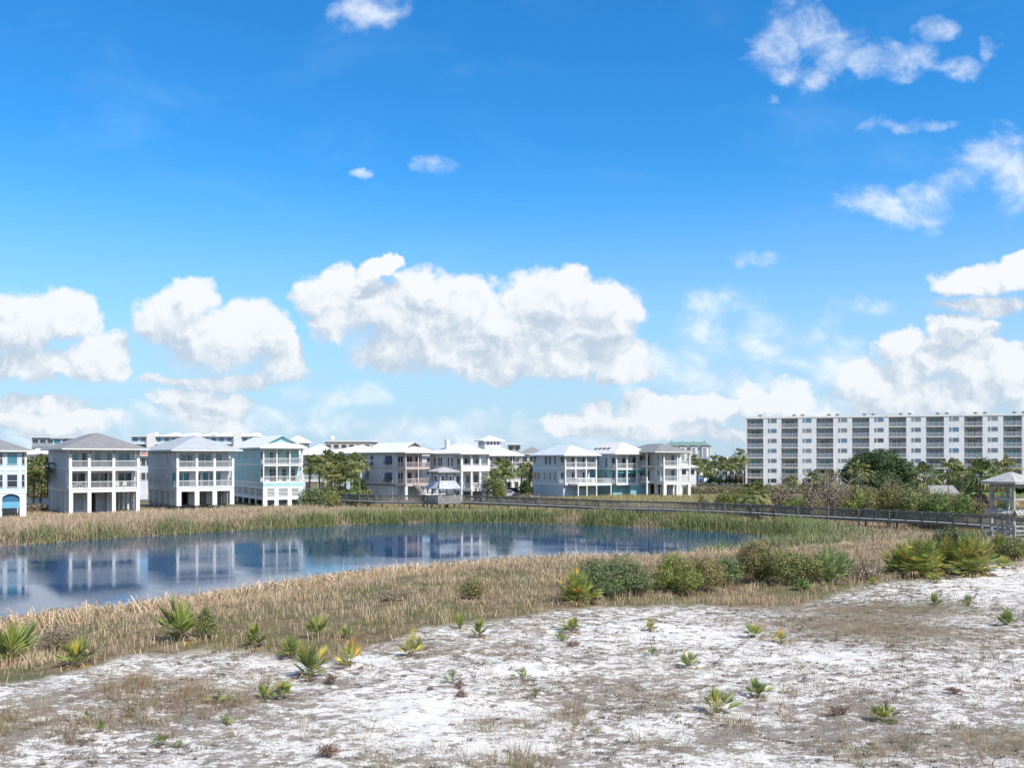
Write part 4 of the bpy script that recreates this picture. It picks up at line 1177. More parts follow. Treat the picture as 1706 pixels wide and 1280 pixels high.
side_openings(hB, [(.30, 1, .7, 1.7, .7, G_DARK, (1, 2)), (.62, 1, .6, 1.7, .6, G_DARK, (1, 2)), (.74, 1, .6, 1.7, .6, G_DARK, (1, 2)), (.90, 1, .8, 1.7, .6, G_DARK, (1, 2)),
                   (.28, 2, .7, 1.6, .7, G_DARK, (1, 2)), (.45, 2, .7, 1.6, .7, G_DARK, (1, 2)), (.68, 2, .7, 1.3, .9, G_DARK, (1, 2)), (.92, 2, .8, 1.6, .7, G_DARK, (1, 2))])
side_storey(hB, W_LILAC, 6, .12, y0=.9, gap=.26)
r_, Wd, D, z1, z2, ze, gt, xs = hB
MB().box(.3, Wd - .3, D * .62, D * .62 + .2, 0, gt).build('storage_or_shade_wall', SHADE_DARK, r_)  # near-black sheet painted as the shade beneath the raised floor
for i in range(3):
    louvres(r_, (Wd * (.12 + .3 * i), D * .3), (Wd * (.12 + .3 * i) + 1.3, D * .3), .1, gt, LOUV, .26)

# ---- aqua house (fourth)
hC = house('aqua house with white gabled roof and louvred ground floor, fourth from the left', 438.4, 9.35, 30, 504.3, 385, 847.7, 803.8, 773.5, 745.8,
           [0, .34, .68, 1], W_AQUA, WHITE, R_WHITE, 2.25, pd=2.3, post=.22, band=.5, over=.8, gab=(1, 0), gm=W_AQUA, ground='none', skirt=.38)
front_openings(hC, [(f, 1, .8, 2.3, .05, G_DARK, (1, 3)) for f in (.08, .30, .42, .62, .84)] + [(f, 2, .7, 2.1, .05, G_DARK, (1, 3)) for f in (.06, .3, .43, .72)], 2.3)
side_openings(hC, [(f, 1, .55, 1.7, .5, G_DARK, (1, 2)) for f in (.28, .42, .60, .72, .9)] + [(f, 2, .5, 1.3, 1.0, G_DARK, (1, 2)) for f in (.25, .38, .50, .58, .72, .88)])
r_, Wd, D, z1, z2, ze, gt, xs = hC
MB().box(-.025, Wd + .025, -.025, .20, z1 - .75, z1 - .19).box(-.025, .16, .2, D, z1 - .75, z1 - .19).build('aqua_band', W_AQUA, r_)
zz = z1 - .76
gw = MB(); n = 3; bw = Wd / n; pw = .75
for i in range(n + 1):
    x = min(max(i * bw, pw / 2), Wd - pw / 2); gw.box(x - pw / 2, x + pw / 2, 0, .25, -1.2, zz)
for i in range(n):
    x0 = i * bw + (pw if i == 0 else pw / 2); x1 = (i + 1) * bw - (pw if i == n - 1 else pw / 2)
    gw.box(x0, x1, .002, .24, zz - .42, zz - .003); gw.box(x0, x1, .002, .24, zz * .38, zz * .52)
nn = 5; sp = (D - .3) / nn
for i in range(nn + 1):
    y = .27 + .2 + i * (sp - .09); gw.box(0, .22, y - .2, y + .35, -1.2, zz)
gw.box(.002, .218, .5, D - .2, zz - .42, zz - .003); gw.box(.002, .218, .5, D - .2, zz * .38, zz * .52)
gw.box(0, Wd, D - .2, D, -1.2, zz); gw.box(Wd - .22, Wd, .3, D - .25, -1.2, zz)
gw.build('ground_floor_wall', plain('aqua_white_stucco', (.72, .75, .76)), r_)
for i in range(n):
    x0 = i * bw + (pw if i == 0 else pw / 2); x1 = (i + 1) * bw - (pw if i == n - 1 else pw / 2)
    louvres(r_, (x0, .12), (x1, .12), zz * .52, zz - .42, LOUV, .24)
louvres(r_, (.11, .6), (.11, D - .3), zz * .52, zz - .42, LOUV, .24)
MB().box(.6, Wd - .6, 2.6, 2.8, -1, zz * .9).build('storage_or_shade_wall', GREYW, r_)

# ---- leftmost pale blue house with a bay tower
X = (44 - CX) / 11.6; Y = F / 11.6; yaw = 36
ca, sa = math.cos(R(yaw)), math.sin(R(yaw)); wd = 9.5
rt = empty('beach_house', (X - ca * wd, Y - sa * wd, .2), R(yaw), 'pale blue house cut by the left edge, with bay windows and a blue arched awning', 'house', 'stilt houses along the pond')
zf = lambda py: H - (py - HY) / 11.6 - .2
e_, f2, f1 = zf(751), zf(783), zf(820)
bw = 3.6; D = 11.5
MB().box(wd - bw, wd, 0, 3.2, f1 - .15, e_).box(.2, wd - .02, 3.202, D, f1 - .15, e_).build('wall', W_BLUE, rt)
tr = MB()
for z in (f1 - .2, f2 - .12, e_ - .3): tr.box(wd - bw - .05, wd + .05, -.05, 3.15, z, z + .26)
for x in (wd - bw - .06, wd - bw + .85, wd - .95, wd - .16): tr.box(x, x + .2, -.07, -.052, f1 + .06, e_ - .31)
tr.build('trim_band', WHITE, rt)
for z, hh in ((f1 + .75, 1.75), (f2 + .8, 1.7)):
    window(rt, wd - bw / 2, -.05, z, 0, 1.25, hh, G_TEAL if z > f2 else G_DARK, mull=(1, 1 if z > f2 else 2))
    window(rt, wd - bw + .42, -.05, z, 0, .34, hh, G_DARK, mull=(1, 2)); window(rt, wd - .42, -.05, z, 0, .34, hh, G_DARK, mull=(1, 2))
# arched ground storey with awning
ar = MB(); x0, x1 = wd - bw, wd
ar.box(x0, x0 + .55, 0, .5, -1, f1 - .16); ar.box(x1 - .85, x1, 0, .5, -1, f1 - .16)
ax0, ax1 = x0 + .55, x1 - .85; N = 10; ra = (ax1 - ax0) / 2; zc = f1 - .2 - ra * .62
for i in range(N):
    a0, a1 = math.pi * i / N, math.pi * (i + 1) / N
    q0 = (ax0 + ra - ra * math.cos(a0), zc + ra * .55 * math.sin(a0)); q1 = (ax0 + ra - ra * math.cos(a1), zc + ra * .55 * math.sin(a1))
    ar.add([(q0[0], .01, q0[1]), (q1[0], .01, q1[1]), (q1[0], .01, f1 - .16), (q0[0], .01, f1 - .16), (q0[0], .49, q0[1]), (q1[0], .49, q1[1]), (q1[0], .49, f1 - .16), (q0[0], .49, f1 - .16)],
           [(0, 1, 2, 3), (7, 6, 5, 4), (0, 4, 5, 1)])
ar.build('arch', OFFW, rt)
aw = MB(); zb_ = zc - 1.35
for i in range(N):
    a0, a1 = math.pi * i / N, math.pi * (i + 1) / N
    aw.poly([(ax0 + ra - ra * math.cos(a0), .3, zc - .5), (ax0 + ra - ra * math.cos(a1), .3, zc - .5), (ax0 + ra - ra * math.cos(a1), .3, zc + ra * .55 * math.sin(a1)), (ax0 + ra - ra * math.cos(a0), .3, zc + ra * .55 * math.sin(a0))])
aw.build('awning', plain('dark_blue_canvas', (.04, .13, .23), .8), rt)
MB().add([(ax0, .28, zc - .5), (ax1, .28, zc - .5), (ax1, -.35, zb_), (ax0, -.35, zb_), (ax0, .26, zc - .52), (ax1, .26, zc - .52), (ax1, -.37, zb_ - .03), (ax0, -.37, zb_ - .03)],
         [(3, 2, 1, 0), (4, 5, 6, 7), (0, 1, 5, 4), (2, 3, 7, 6)]).build('awning_flap', plain('light_blue_canvas', (.09, .26, .37), .8), rt)
# porch to the left
for z in (f1, f2): MB().box(.0, x0 - .06, 0, 3.1, z - .3, z).build('porch_floor', WHITE, rt); railing(rt, (.3, .15), (x0 - .1, .15), z, 1.0)
for z0, z1_ in ((-1, f1 - .305), (f1 + .003, f2 - .303), (f2 + .003, e_ - .01)):
    for x in (.15, 2.9): MB().box(x - .15, x + .15, 0, .3, z0, z1_).build('post', WHITE, rt)
for x in (1.5, 4.4): window(rt, x, 3.2, f1 + .05, 0, 1.4, 2.2, G_DARK, mull=(2, 1), name='door'); window(rt, x, 3.2, f2 + .05, 0, 1.4, 2.2, G_DARK, mull=(2, 1), name='door')
MB().box(.5, wd - .4, 6, 6.2, -1, f1 - .2).build('storage_or_shade_wall', GREYW, rt)
for y in (4.0, 8.0, 11.2): MB().box(wd - .5, wd, y - .25, y + .25, -1, f1 - .16).build('pier', OFFW, rt)
roof_mesh('roof', -.8, wd + .8, -.8, D + .8, e_ + .01, 2.4, R_GREY, rt, 'x', fas=WHITE)
# deck beyond the frame edge on the ground storey
MB().box(wd - bw - 3.4, wd - bw - .1, -1.8, -.06, f1 - 1.7, f1 - 1.5).build('deck', WHITE, rt); railing(rt, (wd - bw - 3.4, -1.7), (wd - bw - .15, -1.7), f1 - 1.5, 1.0)
for x in (wd - bw - .3, wd - bw - 2.8): MB().box(x - .1, x + .1, -1.75, -1.55, -1, f1 - 1.703).build('post', CONC, rt)

# ---- grey house with dark shutters (fifth)
hE = house('white roofed grey house with dark blue hinged shutters and taupe porch behind the boardwalk', 675.8, 8.6, 45, 718.7, 603.4, 836, 807, 779.5, 754,
           [0, .5, 1], W_GREY, TAUPE, R_WHITE, 2.0, pd=2.9, post=.20, band=.45, over=.75, gab=(1, 1), gm=plain('brown_gable', (.26, .20, .18)), ground='none', postm=TAUPE, rail=TAUPE, skirt=.6)
r_, Wd, D, z1, z2, ze, gt, xs = hE
front_openings(hE, [(.15, 1, 1.3, 2.1, .05, G_DARK, (2, 1)), (.5, 1, 1.0, 2.1, .05, G_DARK, (1, 1)), (.82, 1, 1.2, 2.1, .05, G_BLUE, (2, 1)), (.15, 2, 1.3, 2.1, .05, G_DARK, (2, 1)), (.5, 2, 1.3, 2.1, .05, G_DARK, (2, 1)), (.82, 2, 1.2, 2.1, .05, G_DARK, (2, 1))], 2.9)
MB().box(0, Wd, pd_ := 2.9, D, -1, z1 - .46).build('ground_floor_wall', W_GREY, r_)
MB().box(-.04, .0, 2.92, D + .02, z1 - .42, z1 - .2).build('brown_band', plain('brown_band_paint', (.18, .13, .12)), r_)
for y0_, y1_ in ((4.0, 5.8), (6.4, 8.2), (10.0, 11.2)): MB().box(-.05, .0, y0_, y1_, .1, z1 - .9).build('garage_door', plain('garage_panel', (.62, .63, .64)), r_)
def shutter(parent, x, y, z, w, h, face=R(-90)):
    f = MB(); n = int(h / .14)
    f.bar((-w / 2, -.02, h), (-w / 2, -.62 * h * .55, .05), .05, .05); f.bar((w / 2, -.02, h), (w / 2, -.62 * h * .55, .05), .05, .05)
    for i in range(n):
        k = (i + .5) / n; f.box(-w / 2, w / 2, -.34 * h * (1 - k) - .05, -.34 * h * (1 - k) + .02, k * h - .03, k * h + .045)
    o = f.build('shutter', SHUT, parent); o.location = (x, y, z); o.rotation_euler = (0, 0, face); return o
D_ = D
for yf, lv, zz_, w, h in [(.93, 2, 1.55, .7, .8), (.93, 2, .35, .7, .8), (.76, 2, 1.55, .7, .8), (.76, 2, .35, .7, .8), (.87, 1, .45, 1.1, 1.9)] + \
        [(f, 2, .6, .62, 1.7) for f in (.42, .37, .32)] + [(f, 1, .3, .62, 1.9) for f in (.42, .37, .32)]:
    z = (z1 if lv == 1 else z2) + zz_
    window(r_, 0.0 if lv == 1 else .012, yf * D, z, R(-90), w * .9, h * .95, G_DARK, mull=(1, 1))
    shutter(r_, -.06, yf * D, z, w, h)
# stair and small deck
st = MB()
for i in range(9): st.box(1.9, 2.9, -.3 - i * .28, -.02 - i * .28, z1 - .2 - i * .19, z1 - .15 - i * .19)
st.bar((1.87, 0, z1 - .1), (1.87, -2.6, z1 - 1.9), .05, .22); st.bar((2.93, 0, z1 - .1), (2.93, -2.6, z1 - 1.9), .05, .22)
st.bar((1.87, 0, z1 + .9), (1.87, -2.6, z1 - .95), .06, .06); st.bar((2.93, 0, z1 + .9), (2.93, -2.6, z1 - .95), .06, .06)
st.build('stair', TAUPE, r_)
MB().box(1.0, Wd + .6, -4.8, -2.6, z1 - 2.05, z1 - 1.9).build('deck', WHITE, r_)
for x in (1.2, 3.2, 5.2, Wd + .4): MB().box(x - .08, x + .08, -4.7, -4.54, -1.2, z1 - 2.053).build('post', WHITE, r_)
for x in (.3, Wd - .3): MB().box(x - .3, x + .3, .1, .6, -1, z1 - .47).build('pier', OFFW, r_)
MB().box(.2, Wd - .2, 2.6, 2.85, -1, z1 - .47).build('storage_or_shade_wall', GREYW, r_)
DECK_E = (r_, Wd, z1)

# ---- white house with the heavy parapet and terrace (sixth)
hF = house('white house with chimney, heavy parapet and railed terrace behind the small boardwalk tower', 768.6, 8.7, 40, 815.7, 719, 838, 814.5, 783, 755.7,
           [0, .36, .68, 1], W_GREY, WHITE, R_WHITE, 1.95, pd=2.6, post=.42, band=.5, over=.8, ground='none')
r_, Wd, D, z1, z2, ze, gt, xs = hF
MB().box(-.05, Wd + .05, -.06, .30, z2 - .35, z2 + .75).build('parapet', WHITE, r_)
front_openings(hF, [(.2, 1, 1.2, 2.3, .05, G_DARK, (2, 1)), (.52, 1, 1.0, 2.4, .05, G_DARK, (1, 1)), (.82, 1, 1.2, 2.3, .05, G_DARK, (2, 1)), (.2, 2, .9, 2.1, .05, G_DARK, (1, 1)), (.46, 2, .9, 2.1, .05, G_DARK, (1, 1)), (.60, 2, .9, 2.1, .05, G_DARK, (1, 1)), (.86, 2, 1.0, 2.0, .05, G_TEAL, (1, 1))], 2.6)
side_openings(hF, [(f, 2, .55, 1.6, .7, G_DARK, (1, 2)) for f in (.3, .42, .66, .74, .88)] + [(f, 1, .6, 1.6, .7, G_DARK, (1, 2)) for f in (.35, .6, .85)])
MB().box(0, Wd, 2.2, D, -1, z1 - .51).build('ground_floor_wall', W_GREY, r_)
MB().box(.4, Wd + 1.0, -2.6, -.06, z1 - .5, z1 - .05).build('terrace', WHITE, r_)
for a, b in (((.45, -2.5), (Wd * .5, -2.5)), ((Wd * .5 + .3, -2.5), (Wd + .95, -2.5)), ((.45, -2.4), (.45, -.1)), ((Wd + .95, -2.4), (Wd + .95, -.1))):
    railing(r_, a, b, z1 - .05, 1.1, WHITE, gap=.13)
for x in (.6, Wd * .5 + .15, Wd + .85): MB().box(x - .12, x + .12, -2.55, -2.31, -1.2, z1 - .503).build('post', WHITE, r_)
for x in (.25, Wd - .25): MB().box(x - .28, x + .28, .02, .6, -1, z1 - .51).build('pier', WHITE, r_)
for x in (1.2, 3.0, 4.9): MB().box(x - .5, x + .5, 2.14, 2.2, .0, z1 - .8).build('garage_door', GREYW, r_)
MB().box(1.0, 1.7, D * .62, D * .62 + .7, ze + .3, ze + 2.7).box(.92, 1.78, D * .62 - .08, D * .62 + .78, ze + 2.55, ze + 2.72).build('chimney', WHITE, r_)

# ---- white house behind (seventh) with rooftop cupola
hG = house('white house with square rooftop lookout, standing back behind the sabal palm', 815.7, 7.0, 24, 867, 806, 812, 800, 777.5, 758.8,
           [0, .25, .5, .75, 1], W_WHITE, WHITE, R_WHITE, 2.0, pd=2.4, post=.2, band=.5, over=.8, ground='piers', pier=.5, dep=14)
front_openings(hG, [(f, lv, 1.0, 2.3, .05, G_DARK, (2, 2)) for f in (.13, .38, .63, .86) for lv in (1, 2)], 2.4)
r_, Wd, D, z1, z2, ze, gt, xs = hG
ck = MB().box(-2.2, 2.2, -2.2, 2.2, 0, 2.5).build('lookout', W_WHITE, r_, loc=(Wd * .55, D * .62 + 2, ze + 1.2))
roof_mesh('roof', -3.0, 3.0, -3.0, 3.0, 2.5, 1.3, R_WHITE, ck)
for i in range(4): window(ck, -1.35 + i * .9, -2.2, 1.4, 0, .5, .8, G_DARK); window(ck, -2.2, -1.35 + i * .9, 1.4, R(-90), .5, .8, G_DARK)
MB().box(.3, Wd - .3, D * .4, D * .4 + .2, -1, gt).build('storage_or_shade_wall', SHADE_DARK, r_)  # shade between the piers put in as a dark sheet

# ---- pale blue house with terrace on stilts
hH = house('sky blue house with pale hip roof and white stilted terrace, left of the teal house', 941.6, 8.2, 30, 994.7, 888, 832, 805.7, 779.4, 758.4,
           [0, .33, .67, 1], W_SKY, WHITE, R_PALE, 2.15, pd=2.7, post=.25, band=.45, over=.75, ground='none')
r_, Wd, D, z1, z2, ze, gt, xs = hH
front_openings(hH, [(f, lv, 1.15, 2.1, .05, G_DARK, (2, 1)) for f in (.16, .5, .84) for lv in (1, 2)], 2.7)
side_openings(hH, [(.30, 1, .6, 1.5, .7, G_DARK, (1, 1)), (.45, 1, .6, 1.5, .7, G_DARK, (1, 1)), (.62, 1, .6, 1.5, .7, G_DARK, (1, 1)), (.82, 1, 1.2, 1.5, .6, plain('amber_window', (.42, .26, .08)), (1, 1)), (.93, 1, 1.0, 1.5, .6, MATS['amber_window'], (1, 1)),
                   (.30, 2, .6, 1.6, .6, G_DARK, (1, 1)), (.46, 2, .9, 1.7, .5, G_DARK, (2, 1)), (.58, 2, .9, 1.7, .5, G_DARK, (2, 1)), (.82, 2, 1.3, 1.4, .9, G_BLIND, (2, 2)), (.93, 2, 1.0, 1.4, .9, G_DARK, (2, 2))])
gv = MB().box(0, Wd, .6, D, -1, z1 - .46)
for i in range(12): gv.box(-.05, .0, .62 + i * (D - .8) / 12, .74 + i * (D - .8) / 12, -1, z1 - .47)
gv.build('ground_floor_wall', W_SKY, r_)
MB().box(.9, Wd + 1.5, -3.2, -.06, z1 - .45, z1 - .1).build('terrace', WHITE, r_)
for a, b in (((.95, -3.1), (Wd + 1.45, -3.1)), ((.95, -3.0), (.95, -.1)), ((Wd + 1.45, -3.0), (Wd + 1.45, -.1))): railing(r_, a, b, z1 - .1, 1.05, WHITE, gap=.13)
for x in (1.1, 3.2, 5.6, Wd + 1.3):
    MB().box(x - .1, x + .1, -3.15, -2.95, -1.2, z1 - .453).build('post', CREAM, r_)
MB().bar((4.6, -.1, z1 + .95), (6.4, -2.9, z1 + .95), .08, .08).box(5.4, 5.9, -1.9, -1.5, z1 - .09, z1 + 1.0).build('deck_stair_rail', WHITE, r_)

# ---- teal house
hI = house('teal and pale blue house with four dark vents on its cream roof', 1027, 8.1, 26, 1078.5, 996, 831, 805.7, 781, 756,
           [0, .34, .68, 1], W_BLUE, WHITE, R_CREAM, 2.45, pd=2.6, post=.28, band=.42, over=.9, ground='none', lowwall=W_TEAL, dep=13)
r_, Wd, D, z1, z2, ze, gt, xs = hI
front_openings(hI, [(f, lv, 1.6, 2.1, .05, G_TEAL if lv == 1 else G_DARK, (2, 1)) for f in (.17, .5, .84) for lv in (1, 2)], 2.6)
side_openings(hI, [(f, 2, .5, 2.0, .5, G_DARK, (1, 3)) for f in (.55, .63, .71, .79, .87)] + [(.3, lv, .6, 2.0, .2, G_DARK, (1, 2)) for lv in (1, 2)])
MB().box(.02, Wd - .02, 1.4, D, -1, z1 - .44).build('ground_floor_wall', W_TEAL, r_)
MB().box(Wd * .45, Wd + .02, 0, 1.398, -1, z1 - .43).build('ground_floor_wall', W_TEAL, r_)
for i in range(3): MB().box(.3 + i * Wd * .33, .3 + i * Wd * .33 + Wd * .25, .45, .55, z2 - .95, z2 - .38).build('porch_blind', plain('teal_canvas', (.08, .38, .42), .8), r_)
for i in range(4):
    MB().add([(-.22, -.55, 0), (-.22, .45, 0), (.35, -.5, .1), (.35, .4, .1), (.35, -.5, .34), (.35, .4, .34)], [(0, 1, 5, 4)], [(0, 4, 2), (1, 3, 5)]).build('roof_vent', plain('dark_vent', (.08, .08, .08)), r_, loc=(.9, D * (.36 + .13 * i), ze + .95))

# ---- white open cornered house, rightmost of the row
hJ = house('white house with grey roof, wrap around porches and open piers, rightmost of the row', 1105.7, 8.2, 22, 1150.8, 1078, 829, 802.5, 776.5, 752.8,
           [0, .52, .60, 1], W_WHITE, WHITE, R_GREY, 1.7, pd=3.4, post=.32, band=.7, over=.9, ground='piers', pier=.62, along='y', dep=13, sidebays=2, roofp=(-2.6, 6.4, -.9, 13.9))
r_, Wd, D, z1, z2, ze, gt, xs = hJ
front_openings(hJ, [(f, lv, .75, 2.1, .05, G_TEAL, (1, 1)) for f in (.14, .32, .66) for lv in (1, 2)] + [(.86, lv, .7, 2.1, .05, G_DARK, (1, 1)) for lv in (1, 2)], 3.4)
# side gallery on the left
for z in (z1, z2):
    MB().box(-1.9, -.04, 3.45, D - .5, z - .4, z - .005).build('gallery_floor', WHITE, r_)
    railing(r_, (-1.8, 3.6), (-1.8, 6.6), z, 1.0); railing(r_, (-1.8, 7.0), (-1.8, D - .8), z, 1.0)
for z0, zt in ((-1, z1 - .405), (z1, z2 - .405), (z2, ze - .2)):
    for y in (3.6, 6.8, 9.8, D - .7): MB().box(-1.95, -1.65, y - .15, y + .15, z0, zt).build('post', WHITE, r_)
for f in (.45, .7): window(r_, 0, f * D, z1 + .05, R(-90), .8, 2.0, G_DARK, name='door'); window(r_, .012, f * D, z2 + .05, R(-90), .8, 2.0, G_DARK, name='door')
MB().box(.3, Wd * .55, D * .55, D * .55 + .2, -1, gt).build('storage_or_shade_wall', SHADE_DARK, r_)  # dark sheet in place of the shade among the open piers
# ================================================================ WHITE APARTMENT BLOCK
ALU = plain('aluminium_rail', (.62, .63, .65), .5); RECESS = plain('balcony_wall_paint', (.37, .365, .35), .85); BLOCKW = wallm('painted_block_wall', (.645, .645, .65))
def apartment():
    s0 = 6.0; X, Y = (1242 - CX) / s0, F / s0
    root = empty('apartment_block', (X, Y, .7), R(-16.5), 'long seven storey white apartment block with stacked recessed balconies on the right', 'apartment building')
    pitch = 9.12; nb = 9; fl = 2.745; ft = 17.2 - .7; top = 20.15 - .7; dep = 15.0; rd = 1.7
    L = pitch * nb + .45
    zs = [ft - fl * i for i in range(7)]            # slab tops, zs[6] close to the ground
    w = MB()
    w.box(0, .45, 0, dep, -1, top)
    for b in range(nb):
        x0 = .45 + b * pitch
        w.box(x0 + 4.3, x0 + pitch, 0, rd + .4, -1, top)
    w.box(.45, L, rd + .401, dep, -1, top - .002)
    w.build('wall', BLOCKW, root)
    h = MB()
    for b in range(nb):
        x0 = .45 + b * pitch
        h.box(x0, x0 + 4.3, 0, rd + .4, zs[0] + fl - .30, top)
    h.box(-.12, L + .12, -.12, -.003, top - .35, top + .12).box(-.12, L + .12, dep + .003, dep + .12, top - .35, top + .12).box(-.12, -.003, -.002, dep + .002, top - .35, top + .12)
    h.build('parapet', WHITE, root)
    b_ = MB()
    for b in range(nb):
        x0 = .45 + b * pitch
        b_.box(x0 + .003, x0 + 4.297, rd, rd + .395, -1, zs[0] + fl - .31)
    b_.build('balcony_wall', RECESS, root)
    # prototypes
    rl = MB(); rl.box(.02, 4.28, .03, .08, 1.04, 1.10).box(.02, 4.28, .03, .08, .10, .14)
    for i in range(1, 36): x = .02 + 4.26 * i / 36; rl.box(x - .012, x + .012, .045, .065, .14, 1.04)
    for x in (1.3, 1.9, 2.9): rl.box(x - .03, x + .03, .02, .09, 0, 1.04)
    rail0 = None; slab0 = None
    rs = random.Random(9)
    wf = MB()
    for a, c in ((-1.15, -.62), (-.40, 1.15)):
        wf.box(a - .05, a, -.035, .03, -.05, 1.17).box(c, c + .05, -.035, .03, -.05, 1.17).box(a, c, -.034, .03, -.05, 0).box(a, c, -.034, .03, 1.12, 1.17)
    wf.box(-.36, .1, -.03, .0, .0, .0001)
    win0 = wf.build('window', WHITE, root); pane0 = None
    df = MB(); df.box(-1.25, -1.19, -.04, .03, 0, 2.12).box(1.19, 1.25, -.04, .03, 0, 2.12).box(-1.19, 1.19, -.039, .03, 2.06, 2.12).box(-.03, .03, -.03, .03, 0, 2.06)
    door0 = df.build('sliding_door', WHITE, root)
    panes = [MB().box(-1.15, -.62, -.012, .02, 0, 1.12).box(-.40, 1.15, -.012, .02, 0, 1.12).build('pane', g_, win0) for g_ in (G_DARK, glass('slate_window_glass', (.10, .14, .18)), G_BLUE, plain('drawn_curtain', (.19, .21, .22), .6))]
    dpan = [MB().box(-1.19, -.03, -.012, .02, 0, 2.06).box(.03, 1.19, -.012, .02, 0, 2.06).build('pane', g_, door0) for g_ in (G_DARK, G_BLUE, G_TEAL)]
    first = True
    for b in range(nb):
        x0 = .45 + b * pitch
        for i, z in enumerate(zs):
            k = 2 if (i < 4 and rs.random() < .55 and b < 6) else (1 if rs.random() < .5 else 0)
            kd = 1 if (i < 4 and rs.random() < .7 and b < 6) else (0 if rs.random() < .7 else 2)
            wo = win0 if first else inst(win0, root); do = door0 if first else inst(door0, root)
            if first: panes0 = panes
            wo.location = (x0 + 4.3 + 2.4, 0, z + 1.3); do.location = (x0 + 2.2, rd, z + .03)
            if first:
                for j in (0, 2): bpy.data.objects.remove(panes[j]) if False else None
            else:
                inst(panes[3 if rs.random() < .13 else k], wo); inst(dpan[kd], do)
            if i < 6:
                r_ = MB().box(x0 + .002, x0 + 4.298, -.10, rd, z - .20, z).build('balcony_floor', WHITE, root) if slab0 is None else inst(slab0, root)
                if slab0 is None: slab0 = r_
                r_.location = (b * pitch, 0, z - zs[0])
                if rail0 is None: rr = rail0 = rl.build('railing', ALU, root)
                else: rr = inst(rail0, root)
                rr.location = (x0, -.06, z)
            first = False
    for o_ in (panes[0], panes[2], panes[3], dpan[0], dpan[2]): bpy.data.objects.remove(o_)
    vent0 = None
    for px_ in (.9, 3.7):
        pass
    for b in range(nb):
        for dx_ in (3.4, 5.6):
            if b == 0 and dx_ > 5: continue
            v = MB().tube((0, 0, 0), (0, 0, .55), .22, .22, 10).tube((0, 0, .5), (0, 0, .62), .62, .62, 12).tube((0, 0, .62), (0, 0, .85), .60, .25, 12).build('roof_vent', plain('vent_metal', (.16, .15, .14)), root) if vent0 is None else inst(vent0, root)
            vent0 = vent0 or v; v.location = (.45 + b * pitch + dx_, 4.0, top)
    # foundation planting strip is separate
apartment()

# ================================================================ BOARDWALK
WOOD = mat('weathered_wood', (.175, .165, .15), .9, col2=(.11, .103, .095), vscale=3.0, bump=.4)
WOODL = mat('pale_weathered_wood', (.40, .385, .36), .9, col2=(.27, .255, .24), vscale=4.0, bump=.4)
_bw = [(540, 831, 164), (580, 835.5, 0), (624, 838, 0), (700, 838.7, 0), (763, 838.5, 0), (837, 841, 0), (919, 844.3, 0), (1034, 849.3, 0), (1130, 851.5, 0), (1265, 857, 0), (1343, 862, 0), (1429, 865.8, 0), (1500, 869.5, 0), (1577, 873.5, 0), (1650, 879, 0), (1720, 888, 0), (1790, 900, 0)]
BP = []
for px, py, d in _bw:
    p = W(px, py, 1.3); BP.append(Vector((p.x, p.y, 0)) if not d else XY(px, d, 0))
# even spacing
path = []; seg = 0; L_tot = [0]
for a, b in zip(BP, BP[1:]): L_tot.append(L_tot[-1] + (b - a).length)
def along(s):
    for i in range(len(BP) - 1):
        if s <= L_tot[i + 1] or i == len(BP) - 2:
            f = (s - L_tot[i]) / (L_tot[i + 1] - L_tot[i]); return BP[i].lerp(BP[i + 1], f)
NS = 34; ST = [along(L_tot[-1] * i / NS) for i in range(NS + 1)]
bw = empty('boardwalk', (ST[0].x, ST[0].y, 0), 0, 'long raised grey wooden boardwalk with picket railings crossing the marsh behind the pond', 'boardwalk')
O = ST[0].copy(); DZ = 1.5; HW = .95
def nrm(i):
    d = (ST[min(i + 1, NS)] - ST[max(i - 1, 0)]).normalized(); return Vector((-d.y, d.x, 0))
dk = MB(); bm_ = MB()
for i in range(NS):
    a, b = ST[i] - O, ST[i + 1] - O; na, nb_ = nrm(i) * (HW + .08), nrm(i + 1) * (HW + .08)
    for z0, z1_, mb in ((DZ - .05, DZ, dk),):
        v = [a - na, a + na, b + nb_, b - nb_]
        mb.add([(p.x, p.y, z) for z in (z0, z1_) for p in v], [(3, 2, 1, 0), (4, 5, 6, 7), (0, 1, 5, 4), (2, 3, 7, 6), (1, 2, 6, 5), (3, 0, 4, 7)])
    for s in (-1, 1):
        p, q = a + nrm(i) * (HW - .02) * s, b + nrm(i + 1) * (HW - .02) * s
        bm_.bar((p.x, p.y, DZ - .19), (q.x, q.y, DZ - .19), .07, .26)
dk.build('deck', WOODL, bw); bm_.build('side_beam', WOOD, bw)
tower_i = min(range(NS), key=lambda i: abs(ST[i].x - XY(739, 149).x))
